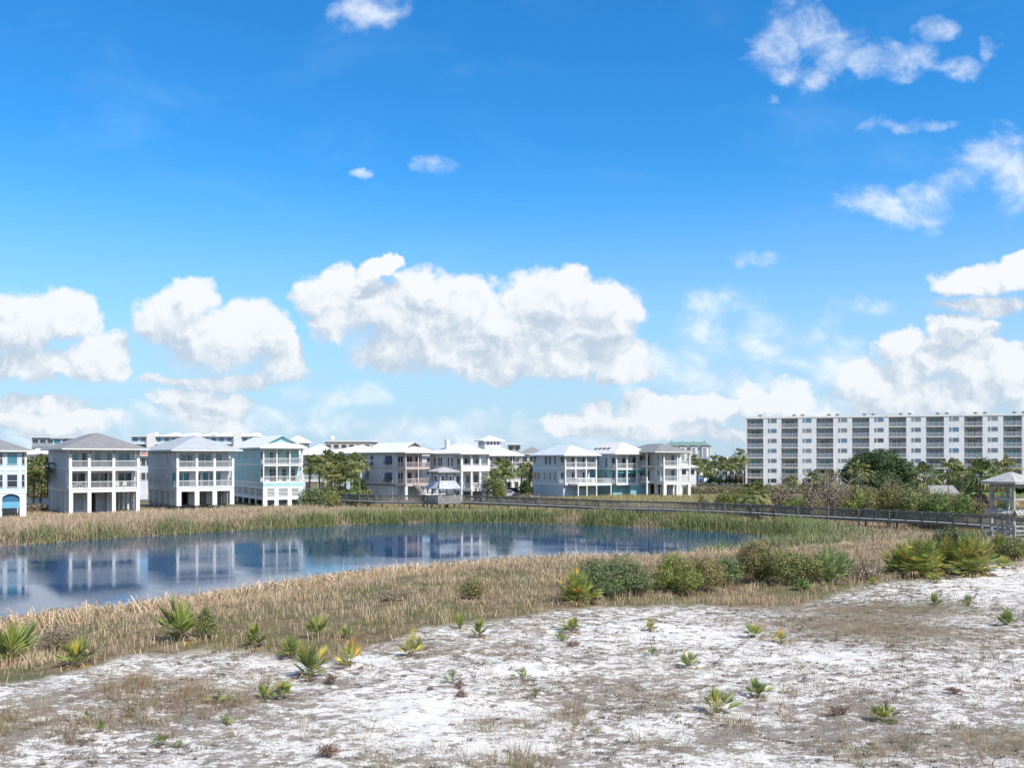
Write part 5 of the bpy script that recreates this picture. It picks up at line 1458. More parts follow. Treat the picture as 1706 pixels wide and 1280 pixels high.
for s in (-1, 1):
    for i in range(NS):
        if s == -1 and (i == tower_i): continue
        a, b = ST[i] - O + nrm(i) * HW * s, ST[i + 1] - O + nrm(i + 1) * HW * s
        r_ = MB(); A = Vector((a.x, a.y, DZ)); B = Vector((b.x, b.y, DZ))
        r_.bar(A + Vector((0, 0, 1.0)), B + Vector((0, 0, 1.0)), .13, .05); r_.bar(A + Vector((0, 0, .93)), B + Vector((0, 0, .93)), .04, .10); r_.bar(A + Vector((0, 0, .12)), B + Vector((0, 0, .12)), .04, .09)
        n = int((B - A).length / .17)
        for k in range(1, n):
            p = A.lerp(B, k / n); wv = .05
            r_.box(p.x - wv / 2, p.x + wv / 2, p.y - .015, p.y + .015, DZ + .06, DZ + .92)
        m1 = A.lerp(B, .5); r_.box(m1.x - .05, m1.x + .05, m1.y - .05, m1.y + .05, DZ - .2, DZ + 1.08)
        r_.build('railing', WOOD, bw)
    for i in range(NS + 1):
        p = ST[i] - O + nrm(i) * (HW + .02) * s
        g_ = gz(p.x + O.x, p.y + O.y)
        q = MB().box(-.08, .08, -.08, .08, min(g_, WATER) - .3, DZ + 1.10).build('post', WOOD, bw, loc=(p.x, p.y, 0))

def pavilion(label, x, y, zd, yaw, size, zeave, rise, over, zs0, zs1, sko, gap_side=None, bench=True, deckx=.35, skm=None, low_rail=True, zbeam=None):
    """open tower shelter: four posts, hip roof, a lower skirt roof and a benched deck"""
    g_ = gz(x, y)
    r_ = empty('pavilion', (x, y, 0), R(yaw), label, 'pavilion')
    h = size / 2
    for sx in (-1, 1):
        for sy in (-1, 1):
            MB().box(-.10, .10, -.10, .10, min(g_, 0) - .5, zeave - .01).build('post', WOODL, r_, loc=(sx * h, sy * h, 0))
    roof_mesh('roof', -h - over, h + over, -h - over, h + over, zeave, rise, mat('weathered_shingle', (.42, .40, .38), .9, col2=(.30, .28, .265), vscale=2.5, bump=.5), r_, fas=WOODL)
    b = MB()
    for z in (zeave - .34, zbeam or zs0 + .02):
        for s in (-1, 1):
            b.box(-h + .105, h - .105, s * h - .05, s * h + .05, z - .14, z + .08); b.box(s * h - .05, s * h + .05, -h + .105, h - .105, z - .14, z + .08)
    b.build('beam', WOODL, r_)
    for k in range(4):
        a = k * math.pi / 2; sk = MB(); sk.M = Matrix.Rotation(a, 4, 'Z')
        yo = -h - .12
        sk.add([(-h - .05, yo, zs0), (h + .05, yo, zs0), (h + sko * .8, yo - sko, zs1), (-h - sko * .8, yo - sko, zs1),
                (-h - .05, yo, zs0 - .06), (h + .05, yo, zs0 - .06), (h + sko * .8, yo - sko, zs1 - .12), (-h - sko * .8, yo - sko, zs1 - .12)],
               [(3, 2, 1, 0), (4, 5, 6, 7), (0, 1, 5, 4), (2, 3, 7, 6), (1, 2, 6, 5), (3, 0, 4, 7)])
        n = 6
        for i in range(n + 1):
            f = -1 + 2 * i / n
            sk.bar((f * (h + .05), yo, zs0 + .02), (f * (h + sko * .8), yo - sko, zs1 + .02), .05, .06)
        sk.build('skirt_roof', skm or mat('galvanised_skirt', (.45, .47, .50), .45, col2=(.33, .35, .38), vscale=2), r_)
    e = h + deckx
    MB().box(-e, e, -e, e, zd - .12, zd).build('deck', WOODL, r_)
    bb = MB()
    for s in (-1, 1): bb.box(-e, e, s * (e - .04) - .04, s * (e - .04) + .04, zd - .40, zd - .123); bb.box(s * (e - .04) - .04, s * (e - .04) + .04, -e + .09, e - .09, zd - .40, zd - .123)
    bb.build('deck_frame', WOOD, r_)
    for k in range(4):
        if k == gap_side: continue
        a = k * math.pi / 2; q = MB(); q.M = Matrix.Rotation(a, 4, 'Z'); yy = -e + .06
        for z in (1.0, .62, .30): q.box(-e, e, yy - .03, yy + .03, zd + z - .09, zd + z)
        for x_ in (-e + .05, 0, e - .05): q.box(x_ - .05, x_ + .05, yy - .055, yy + .055, zd, zd + 1.06)
        if low_rail:
            n = int(2 * e / .16)
            for i in range(1, n): x_ = -e + 2 * e * i / n; q.box(x_ - .035, x_ + .035, yy - .015, yy + .015, zd + .1, zd + .95)
        q.build('railing', WOODL, r_)
        if bench:
            q = MB(); q.M = Matrix.Rotation(a, 4, 'Z'); q.box(-e + .5, e - .5, yy + .08, yy + .5, zd + .40, zd + .45)
            for x_ in (-e + .6, e - .6): q.box(x_ - .04, x_ + .04, yy + .1, yy + .45, zd, zd + .398)
            q.build('bench_seat', WOODL, r_)
    for sx in (-1, 1):
        for sy in (-1, 1): MB().box(-.09, .09, -.09, .09, min(g_, 0) - .5, zd - .125).build('deck_post', WOOD, r_, loc=(sx * (e - .15), sy * (e - .15), 0))
    return r_
p = XY(739.5, 148.5); nn = nrm(tower_i)
pavilion('small two tiered wooden lookout tower on the boardwalk in front of the white houses', p.x, p.y - 1.2, 1.62, 33, 2.7, 6.57, .75, .72, 5.0, 3.85, .78, gap_side=2, deckx=.75)
p = XY(1684, 75)
PAV = (p.x, p.y)
pavilion('large open wooden pavilion with pale pyramid roof at the right edge', p.x, p.y, 2.15, 24, 2.05, 6.72, .82, .60, 4.42, 4.12, .42, zbeam=5.3, gap_side=2, deckx=.55, skm=WOODL, low_rail=False)
# ================================================================ BACKGROUND BUILDINGS
def block(label, pxl, pxr, D, ytop, depth=14, wall=None, name='building', cat='building', yaw=0, zbase=0.6, floors=4, cols=6, roof=None, rise=1.5, over=.7, ww=1.3, wh=1.3, glassm=None, parapet=False, group=None, fl=3.0, ybot=None, overhang=False):
    s = F / D; X = (pxl - CX) / s; wd = (pxr - pxl) / s / math.cos(R(yaw)); zt = H - (ytop - HY) / s
    if roof: zt -= rise
    rt = empty(name, (X, D, zbase), R(yaw), label, cat, group)
    ht = zt - zbase
    MB().box(0, wd, 0, depth, -1, ht).build('wall', wall or WHITE, rt)
    for i in range(floors):
        z = ht - (i + 1) * fl + .9
        if z < 0: break
        for j in range(cols):
            x = wd * (j + .5) / cols
            window(rt, x, 0, z, 0, min(ww, wd / cols * .8), wh, glassm or G_DARK)
        if depth > 5 and cols:
            for j in range(2): window(rt, 0, depth * (.3 + .4 * j), z, R(-90), ww * .7, wh, G_DARK)
    if roof: roof_mesh('roof', -over, wd + over, -over, depth + over, ht, rise, roof, rt, 'x' if wd > depth else 'y')
    elif parapet: MB().box(-.2, wd + .2, -.2, depth + .2, ht, ht + .5).build('parapet', WHITE, rt)
    else: MB().box(-over, wd + over, -over, depth + over, ht, ht + .35).build('roof', WHITE, rt)
    return rt, wd, ht
G2 = 'white houses of the second row'
block('white house with low white hip roof between the two leftmost stilt houses, nearer left one', 40, 68, 215, 747.5, 13, W_WHITE, roof=R_WHITE, rise=1.3, floors=2, cols=3, ww=.8, wh=1.4, name='house', cat='house', group=G2)
block('white two windowed house just left of the grey roofed stilt house', 62, 92, 200, 752, 12, W_WHITE, roof=R_WHITE, rise=.5, floors=2, cols=3, ww=.8, wh=1.4, name='house', cat='house', group=G2)
rt, wd, ht = block('dark balconied apartment building rising far behind the leftmost houses', 53, 90, 330, 729.5, 16, plain('slate_wall', (.30, .33, .37)), floors=4, cols=3, ww=2.2, wh=1.5, fl=3.1, name='apartment_building', cat='apartment building', over=.6)
for i in range(3):
    for j in range(3): railing(rt, (.3 + j * wd / 3, -.9), (.2 + (j + .9) * wd / 3, -.9), ht - 3.0 - i * 3.1, 1.0, WHITE, gap=.5); 
block('white apartment wing with shallow hip roof beside the dark balconied building', 88, 132, 322, 721.5, 16, W_WHITE, roof=R_LIGHT, rise=1.8, floors=4, cols=3, ww=2.4, wh=1.6, glassm=G_TEAL, name='apartment_building', cat='apartment building')
rt, wd, ht = block('long low white condominium with tall white fins far behind the third stilt house', 219, 441, 380, 728, 18, W_SKY, floors=4, cols=17, ww=1.9, wh=1.7, fl=3.0, name='apartment_building', cat='apartment building', over=1.2, glassm=G_BLUE)
for f0, f1 in ((.125, .185), (.775, .83)):
    MB().add([(wd * f0, -1.6, -1), (wd * f1, -1.6, -1), (wd * f1, -1.6, ht + 1.9), (wd * f0, -1.6, ht + 1.3), (wd * f0, 3, -1), (wd * f1, 3, -1), (wd * f1, 3, ht + 1.9), (wd * f0, 3, ht + 1.3)],
             [(0, 1, 2, 3), (7, 6, 5, 4), (3, 2, 6, 7), (0, 3, 7, 4), (2, 1, 5, 6)]).build('fin', WHITE, rt)
for f in (.27, .42, .56, .66, .88):
    MB().add([(wd * f - 4, 0, ht + .36), (wd * f + 4, 0, ht + .36), (wd * f + 2.6, 0, ht + 1.7), (wd * f - 4, 8, ht + .36), (wd * f + 4, 8, ht + .36), (wd * f + 2.6, 8, ht + 1.7)], [(0, 3, 5, 2), (1, 2, 5, 4)], [(0, 2, 1)][::-1]).build('roof_wedge', WHITE, rt)
for i in range(5): railing(rt, (1 + i * wd / 5, -1.1), (.0 + (i + 1) * wd / 5, -1.1), ht - 3.0, 1.0, WHITE, gap=1.0); MB().box(.5 + i * wd / 5, (i + 1) * wd / 5, -1.2, -.02, ht - 3.2, ht - 3.0).build('balcony_floor', WHITE, rt)
block('white house with terracotta roof edge glimpsed between second and third stilt houses', 226, 252, 185, 754, 14, W_WHITE, roof=mat('terracotta_roof', (.45, .20, .12), .8), rise=.6, floors=2, cols=3, ww=1.0, wh=1.5, name='house', cat='house', group=G2)
hb = house('white porch house with broad white roof behind the aqua house and left palms', 505, 7.4, 8, 558, 494, 826, 800, 778, 757.5, [0, .5, 1], W_LILAC, WHITE, R_WHITE, 2.4, pd=2.4, post=.25, band=.45, over=1.6, ground='piers', dep=12, group=G2, name='house', pier=.45)
front_openings(hb, [(f, lv, 1.0, 2.0, .05, G_DARK, (1, 2)) for f in (.2, .5, .8) for lv in (1, 2)], 2.4)
block('small white belvedere roof rising behind the aqua house', 478, 508, 235, 725.5, 5, W_WHITE, roof=R_WHITE, rise=1.9, over=.9, floors=1, cols=3, ww=.7, wh=.9, name='house', cat='house', group=G2)
block('pale blue house with wide white hip roof behind the palm grove', 548, 640, 215, 741, 15, W_BLUE, roof=R_WHITE, rise=1.9, over=1.0, floors=2, cols=5, name='house', cat='house', group=G2)
rt, wd, ht = block('flat roofed beige building with a white dome behind the palm grove', 541, 618, 300, 736.5, 16, BEIGE, floors=3, cols=6, ww=1.6, wh=1.2, name='building', cat='building', over=.5)
dm = MB()
for i in range(5):
    a0, a1 = math.pi * i / 5 - math.pi / 2, math.pi * (i + 1) / 5 - math.pi / 2
    dm.tube((wd * .10, 5, ht + 1.3 + .9 * math.sin(a0)), (wd * .10, 5, ht + 1.3 + .9 * math.sin(a1)), .9 * math.cos(a0) + .01, .9 * math.cos(a1) + .01, 14)
dm.build('dome', WHITE, rt)
block('tan house with grey metal roof right of the rooftop lookout', 868, 905, 235, 744, 14, W_TAN, roof=R_GREY, rise=1.9, floors=2, cols=3, name='house', cat='house', group=G2)
rt, wd, ht = block('square tan tower with flat hat roof between the white house and the tan house', 846, 867, 240, 741.5, 4, W_TAN, floors=1, cols=2, ww=1.1, wh=1.2, fl=2.4, over=.8, name='house', cat='house', group=G2)
block('white roofed house glimpsed left of the terrace house', 716, 745, 225, 750, 12, W_WHITE, roof=R_LIGHT, rise=1.3, floors=2, cols=2, name='house', cat='house', group=G2)
block('white house behind the rightmost stilt house', 1118, 1160, 250, 771, 14, W_WHITE, roof=R_WHITE, rise=1.2, floors=1, cols=3, name='house', cat='house', group=G2)
rt, wd, ht = block('long low white building with flat roof behind the row of palms', 1152, 1262, 400, 771, 20, OFFW, floors=2, cols=9, ww=2.2, wh=1.6, fl=3.2, name='building', cat='building', parapet=True)
MB().box(wd * .3, wd * .72, 3, 12, ht + .5, ht + 2.4).build('roof_storey', OFFW, rt)
block('white shed roofed building at the left end of the palm row', 1146, 1180, 352, 777, 12, W_WHITE, roof=R_LIGHT, rise=1.2, floors=1, cols=3, name='building', cat='building')
for a, b, yt, lab in ((1196, 1216, 762, 'left of two'), (1210, 1232, 760.5, 'right of two')):
    block('far pink roofed house on the horizon, %s beside the apartment block' % lab, a, b, 620, yt, 14, BEIGE, roof=mat('pink_tile_roof', (.48, .30, .24), .8), rise=2.6, floors=1, cols=2, name='house', cat='house')
block('white house seen through the porches of the shuttered house', 655, 724, 238, 751, 13, W_WHITE, roof=R_LIGHT, rise=1.2, floors=2, cols=4, name='house', cat='house', group=G2)
# distant resort tower with green roof
def resort():
    D = 1350; s = F / D; X0 = (1108 - CX) / s; wd = 75 / s
    rt = empty('resort_tower', (X0, D, .6), R(-8), 'far resort tower with green hipped roofs and rows of balconies, behind the rightmost stilt house', 'apartment building')
    ht = 8.6 + 21 / s
    MB().box(0, wd, 0, 18, -1, ht).build('wall', W_WHITE, rt)
    rb = MB()
    for i in range(4):
        c = wd * (.14 + .24 * i)
        rb = MB().box(c - 4, c + 4, -2.5, -.01, -1, ht - 1); rb.build('bay', W_WHITE, rt)
        roof_mesh('roof', c - 6, c + 6, -4, 8, ht + .8, 7.5, mat('green_metal_roof', (.13, .22, .19), .6), rt)
        for k in range(10):
            window(rt, c, -2.5, ht - 5.0 - 3.1 * k, 0, 5.0, 1.7, G_DARK)
            for dx_ in (-7, 7):
                if 0 < c + dx_ < wd - 2: window(rt, c + dx_, 0, ht - 5.0 - 3.1 * k, 0, 1.8, 1.6, G_DARK)
    roof_mesh('roof', -1.5, wd + 1.5, -1.5, 19.5, ht, 6.0, MATS['green_metal_roof'], rt, 'x')
resort()
mb = MB(); mb.tube((0, 0, 0), (0, 0, 34), .25, .12, 6)
o = mb.build('radio_mast', CONC, None, loc=XY(1221, 900, 0)); tag(o, 'thin radio mast on the horizon left of the apartment block', 'mast')
# shingled hut
p = XY(1553, 128, 0); g_ = gz(p.x, p.y)
hut = empty('hut', (p.x, p.y, g_), R(-4), 'low hut with grey shingled gable roof in front of the apartment block', 'hut')
wd = 3.2
MB().box(.2, 3.3, .2, 3.0, -.3, 2.75).build('wall', plain('dark_wood_wall', (.10, .10, .10)), hut)
z0 = H - (823 - HY) / (F / 128) - g_; z1_ = H - (809.5 - HY) / (F / 128) - g_
MB().add([(-.3, -.3, z0), (3.8, -.3, z0), (3.5, 1.6, z1_), (0, 1.6, z1_), (-.3, 3.5, z0), (3.8, 3.5, z0), (-.3, -.3, z0 - .1), (3.8, -.3, z0 - .1), (-.3, 3.5, z0 - .1), (3.8, 3.5, z0 - .1)],
         [(0, 1, 2, 3), (3, 2, 5, 4), (6, 7, 1, 0), (9, 8, 4, 5), (8, 9, 7, 6)], [(0, 3, 4), (1, 5, 2)]).build('roof', mat('grey_shingle', (.30, .29, .28), .95, col2=(.19, .18, .17), vscale=6), hut)

# road and lawn strips
AS = mat('asphalt', (.16, .16, .165), .95, var=.25, vscale=.8)
def strip(name, pts, w, m, label, cat, z=.02, kind='structure'):
    V = []; n = 0
    pts = [Vector(p) for p in pts]; P_ = []
    for a, b in zip(pts, pts[1:]):
        k = max(1, int((b - a).length / 3))
        P_ += [a.lerp(b, i / k) for i in range(k)]
    P_.append(pts[-1])
    for i, p in enumerate(P_):
        d = (P_[min(i + 1, len(P_) - 1)] - P_[max(i - 1, 0)]); nr = Vector((-d.y, d.x)).normalized() * w / 2
        for s in (-1, 1): V.append((p.x + nr.x * s, p.y + nr.y * s, gz(p.x + nr.x * s, p.y + nr.y * s) + z))
    n = len(P_); q = np.array([(2 * i, 2 * i + 1, 2 * i + 3, 2 * i + 2) for i in range(n - 1)])
    o = mesh_np(name, V, q[:, ::-1], m); tag(o, label, cat, kind=kind); return o
strip('road', [(38, 186), (52, 190), (75, 178), (110, 165)], 5, AS, 'grey asphalt road behind the yellow grass', 'road', .06)
strip('street', [(-150, 176), (-60, 182), (-10, 205), (60, 235), (66, 300)], 6, AS, 'asphalt street behind the row of stilt houses', 'road', .07)
strip('parking_lot', [(50, 300), (120, 318)], 26, AS, 'asphalt parking lot by the palms', 'car park', .10)
strip('lawn', [(80, 205), (120, 198)], 10, mat('lawn_grass', (.12, .30, .03), .9, var=.3, vscale=3), 'bright green lawn strip seen through the right hand pavilion', 'lawn', .08)
strip('path', [(70, 150), (100, 146)], 9, plain('pale_sand_path', (.62, .58, .52), .95, .2), 'pale sandy path behind the right hand pavilion', 'path', .05)
strip('straw_lawn', [(48, 236), (66, 240), (100, 229)], 12, mat('straw_grass', (.42, .34, .17), .95, var=.25, vscale=2), 'straw coloured dry lawn at the foot of the apartment block', 'lawn', .08)
# ================================================================ PALMS, TREES, SMALL THINGS
M_BARK = mat('palm_bark', (.24, .20, .17), .95, col2=(.14, .11, .09), vscale=6, bump=.8, bscale=14)
M_BARKR = mat('red_palm_bark', (.26, .15, .10), .95, col2=(.16, .10, .07), vscale=6, bump=.8, bscale=14)
SG = [[(.13, .16, .045), 3], [(.19, .21, .065), 3], [(.28, .26, .08), .5], [(.09, .12, .035), 1.5]]
CR = [crown_mesh('crown', 40, 1.15, .95, -.75, 1.45, SG, 200 + i, droop=.5, spread=1.5, nl=15, w0=.085) for i in range(3)]
for c_ in CR: c_['used'] = 0
def palm(px, ytop, D, label, seed, r=1.0, lean=0.0, zb=None, group='sabal palms', red=False, thick=.16, skirt=True):
    s = F / D; x = (px - CX) / s; z0 = gz(x, D) if zb is None else zb
    zt = H - (ytop - HY) / s - 1.0 * r                       # centre of the crown
    rt = empty('palm_tree', (x, D, z0), 0, label, 'palm tree', group)
    ht = max(.8, zt - z0); rnd = random.Random(seed)
    mb = MB(); n = 7; prev = Vector((-lean, 0, -.3))
    for i in range(1, n + 1):
        f = i / n; q = Vector((-lean * (1 - f ** 1.6) + rnd.uniform(-.02, .02), rnd.uniform(-.02, .02), ht * f))
        mb.tube(prev, q, thick * (1.2 - .3 * (i - 1) / n), thick * (1.16 - .3 * f), 9); prev = q
    mb.tube(prev - Vector((0, 0, .5)), prev + Vector((0, 0, .15)), thick * 1.1, thick * 1.75, 9)
    mb.build('trunk', M_BARKR if red else M_BARK, rt)
    c = CR[seed % 3]
    if not c['used']: c['used'] = 1; c.parent = rt; o = c
    else: o = inst(c, rt)
    o.location = (0, 0, ht + .1); o.scale = (r, r, r); o.rotation_euler = (0, 0, seed * 1.7)
    return rt
_PL = '''68 769 142 .95 0 palm between the two leftmost houses, with the thicker grey trunk
57 781 146 .9 .1 shorter palm left of the thick trunked one between the leftmost houses
47 768 175 .9 0 palm crown half hidden behind the pale blue house at the left edge
80 770 150 .8 0 palm tucked against the side wall of the grey roofed house
517 767 168 .95 .25 leftmost palm of the grove, leaning thin trunk next to the aqua house
532 768 166 .9 0 second palm of the grove from the left, tall straight trunk
546 758 176 1.0 0 tallest palm of the grove behind the two thin leaning ones
558 768 178 .95 0 palm in the middle back of the grove
552 779 166 .95 0 low palm in the middle front of the grove
567 763 176 1.0 .1 palm right of the tallest one in the grove
575 774 166 1.0 0 broad palm crown right of the centre of the grove
585 778 164 .95 0 low right hand palm in the front of the grove
590 763 180 .95 0 thin pale crowned palm at the right back of the grove
599 764 172 .9 0 palm touching the grey house with dark shutters
562 786 164 .9 0 shortest palm in the dark heart of the grove
835 773 178 1.1 0 left palm of the pair in front of the white house with lookout
843 776 172 1.0 0 single straight trunked palm in front of the white house with lookout
822 790 170 .95 0 low palm beside the terrace house wall
827 800 168 .9 0 lowest palm at the corner of the terrace house
869 779 205 .9 0 palm left of the dark shrubs by the sky blue house
882 777 200 1.0 0 palm touching the sky blue house
888 786 196 .8 0 low palm behind the corner of the sky blue house
1156 765 300 1.3 0 palm just right of the rightmost stilt house, first of the row
1163 771 290 1.1 0 second palm of the row right of the stilt houses
1173 771 305 1.2 0 third palm of the row in front of the long white building
1182 779 300 1.1 0 shorter fourth palm of the row in front of the long white building
1190 762 310 1.3 0 fifth and tallest palm of the middle of the row
1201 767 305 1.2 0 sixth palm of the row in front of the long white building
1212 769 300 1.2 .4 seventh palm of the row with a shaggy crown
1218 769 312 1.2 0 eighth palm of the row in front of the long white building
1226 768 300 1.2 0 ninth palm of the row beside the tallest dark one
1233 755 250 1.1 -.9 tall slender dark palm leaning beside the white apartment block
1240 767 285 1.2 0 last palm of the row, touching the corner of the apartment block
1356 794 150 .9 0 palm crown behind the large leafless shrub, left one
1383 793 146 .85 0 palm crown behind the large leafless shrub, right one
1433 777 140 .85 0 palm with a thin trunk standing in front of the big round tree
1540 783 150 1.15 0 thick short palm between the round tree and the shingled hut
1579 775 165 1.1 0 palm with red brown trunk in front of the apartment block
1597 781 160 1.2 0 palm crown right behind the red trunked palm
1634 780 118 1.15 0 palm rising out of the pink brown bush
1655 785 140 1.1 0 low palm behind the roof of the right hand pavilion
1672 772 150 1.2 0 highest palm crown showing above the right hand pavilion
1262 813 128 .85 0 low palm in the yellow grass before the apartment block
1247 818 125 .8 0 smallest palm left of the leafless shrub
1318 797 190 .8 0 small palm against the ground floor balconies of the apartment block'''
for i, ln in enumerate(_PL.split('\n')):
    a = ln.split(' ', 5)
    px, yt, D, r_, le = map(float, a[:5])
    palm(px, yt, D, a[5], i, r_ * 1.15, le, red='red' in a[5], thick=.17 if D < 260 else .22)

# big round tree
def tree(name, label, px, base, D, w, h, pal, seed, cat='tree', leaf=.16, n=60000, trunk_h=.25, flat=.8, z=None):
    s = F / D; x = (px - CX) / s; root = empty(name, (x, D, gz(x, D) if z is None else z), 0, label, cat)
    rw, rh = w / s / 2, h / s; rnd = random.Random(seed); lobes = []
    for i in range(34):
        a = rnd.uniform(0, 6.28); f = rnd.random() ** .5; e = rnd.uniform(.05, 1)
        rr = rw * .80 * math.cos(e * 1.35) * (.75 + .3 * f)
        lobes.append((math.cos(a) * rr, math.sin(a) * rr * .9, rh * (.16 + .68 * math.sin(e * 1.5)), rw * rnd.uniform(.20, .30), rw * rnd.uniform(.20, .30), rh * rnd.uniform(.13, .20)))
    lobes.append((0, 0, rh * .45, rw * .72, rw * .65, rh * .38))
    leaf_cloud('crown', lobes, n, leaf, pal[0], pal[1], seed, M_LEAF, root, .55, up=.5)
    tb = MB(); tb.tube((0, 0, -.4), (.1, 0, rh * .35), rw * .05, rw * .035, 10)
    for l in lobes[:14]: tb.tube((.1, 0, rh * rnd.uniform(.15, .33)), (l[0], l[1], l[2]), rw * .022, rw * .008, 6)
    tb.build('trunk', M_TWIG, root)
    return root
tree('round_tree', 'big dense dark green round tree in front of the apartment block', 1464, 822, 205, 128, 71, DARKG, 5, leaf=.19, n=52000)
tree('bush_tree', 'wide pink brown bush beneath a palm left of the pavilion', 1622, 832, 120, 76, 46, REDB, 8, leaf=.10, n=26000, cat='bush')
tree('dark_tree', 'dark tree mass in the shade right of the palm grove', 598, 828, 178, 30, 40, DARKG, 12, leaf=.14, n=12000)
tree('dark_tree', 'dark shrubby tree between the tan house and the sky blue house', 876, 828, 190, 24, 30, DARKG, 13, leaf=.14, n=9000)
tree('dark_tree', 'dark green tree behind the palms between the leftmost houses', 62, 850, 165, 44, 62, OLIVE, 14, leaf=.14, n=9000)
tree('dark_tree', 'dark undergrowth tree at the foot of the palm grove', 560, 832, 176, 70, 26, DARKG, 15, leaf=.13, n=14000)
tree('dark_tree', 'dark green tree far right behind the pavilion posts', 1700, 815, 200, 40, 26, DARKG, 16, leaf=.18, n=8000)
# clipped round bushes by the parking lot and hedges
for i, (px, w, yt) in enumerate([(1184, 16, 794), (1199, 17, 793), (1213, 16, 794), (1226, 16, 793), (1238, 12, 794)]):
    shrub(px, 806, w, 13, SPRING if i % 2 else DARKG, ['first', 'second', 'third', 'fourth', 'fifth'][i] + ' dark green clipped bush from the left along the parking lot', 90 + i, Y=270, leaf=.22, group='clipped bushes by the parking lot')
def hedge(label, pts, w, h, pal, seed, leaf=.14, n=9000):
    root = empty('hedge', (pts[0][0], pts[0][1], 0), 0, label, 'hedge'); lobes = []
    rnd = random.Random(seed)
    for (ax, ay), (bx, by) in zip(pts, pts[1:]):
        L = math.hypot(bx - ax, by - ay); k = int(L / (w * .6)) + 1
        for i in range(k):
            f = i / k; x = ax + (bx - ax) * f; y = ay + (by - ay) * f
            hh = h * rnd.uniform(.85, 1.1)
            lobes.append((x - pts[0][0], y - pts[0][1], gz(x, y) + hh * .5, w * .6, w * .6, hh * .55))
    leaf_cloud('foliage', lobes, n, leaf, pal[0], pal[1], seed, M_LEAF, root, .6, up=.6)
    st = MB()
    for l in lobes[::2]: st.tube((l[0], l[1], l[2] - h * .7), (l[0] + .2, l[1], l[2]), .06, .03, 5)
    st.build('stems', M_TWIG, root)
hedge('long brown green hedge along the road right of the stilt houses', [(36, 200), (55, 204), (78, 196)], 2.2, 2.0, ([(.20, .17, .09), (.26, .21, .12), (.12, .15, .05)], [3, 2, 2]), 3, n=16000)
hedge('low clipped green hedge at the foot of the apartment block', [(73, 243.5), (86, 239.5)], 1.6, 1.1, SPRING, 4, n=6000)
hedge('dark green hedge in front of the long white building', [(62, 318), (92, 322)], 2.4, 2.2, DARKG, 6, .2, n=7000)
hedge('tall green hedge beyond the bright lawn, right of the pavilion roof', [(95, 214), (125, 206)], 2.6, 2.4, DARKG, 7, .2, n=7000)

# far tree line that closes the horizon
rs = np.random.RandomState(4)
nT = 900; tx = rs.uniform(-1500, 1500, nT); ty = rs.uniform(420, 1900, nT); k = np.abs(tx) < ty * .72; tx, ty = tx[k], ty[k]
lob = [(x, y, 2.2 + 1.6 * r, 9 + 8 * r2, 5, 2.6 + 2.2 * r) for x, y, r, r2 in zip(tx, ty, rs.rand(len(tx)), rs.rand(len(tx)))]
o = leaf_cloud('far_woods', lob, 120000, 1.5, DARKG[0], DARKG[1], 17, M_LEAF, None, .5)
tag(o, 'far dark line of trees along the horizon', 'trees', kind='stuff')

# yellow field grass behind the boardwalk
def field_d(x, y):
    sd = seg_dist(x, y, POND)
    house_row = (x < -24) & (y > 132)
    return (sd > 20) * ((y > 96) | (x > 40)) * (y < 186) * (y > 88) * ~house_row * (.35 + .65 * sstep(.35, .6, fbm(x * .25, y * .25, 3)))
P = scatter(330000, -30, 110, 88, 190, field_d); n = len(P)
c = pick_cols(n, [(.44, .36, .17), (.36, .31, .12), (.50, .42, .24), (.26, .27, .09), (.34, .26, .16)], [3, 2, 2, 1.2, 1])
o = blades('field_grass', P, .35 + .5 * RS.rand(n), .07, .1 + .5 * RS.rand(n), c * .75, c, M_GRASS)
tag(o, 'yellow dry meadow grass behind the boardwalk', 'grass', kind='stuff')
# ground plants around the stilt houses on the left
def yard_d(x, y):
    return (x < -24) * (y > 128) * (y < 150) * (.15 + .5 * sstep(.45, .6, fbm(x * .3, y * .3, 3)))
P = scatter(60000, -95, -24, 128, 152, yard_d); n = len(P)
c = pick_cols(n, [(.12, .17, .04), (.20, .20, .07), (.34, .27, .15)], [2, 1, 1])
o = blades('yard_grass', P, .25 + .3 * RS.rand(n), .07, .3 * RS.rand(n), c * .75, c, M_GRASS)
tag(o, 'green weeds around the feet of the stilt houses', 'grass', kind='stuff')

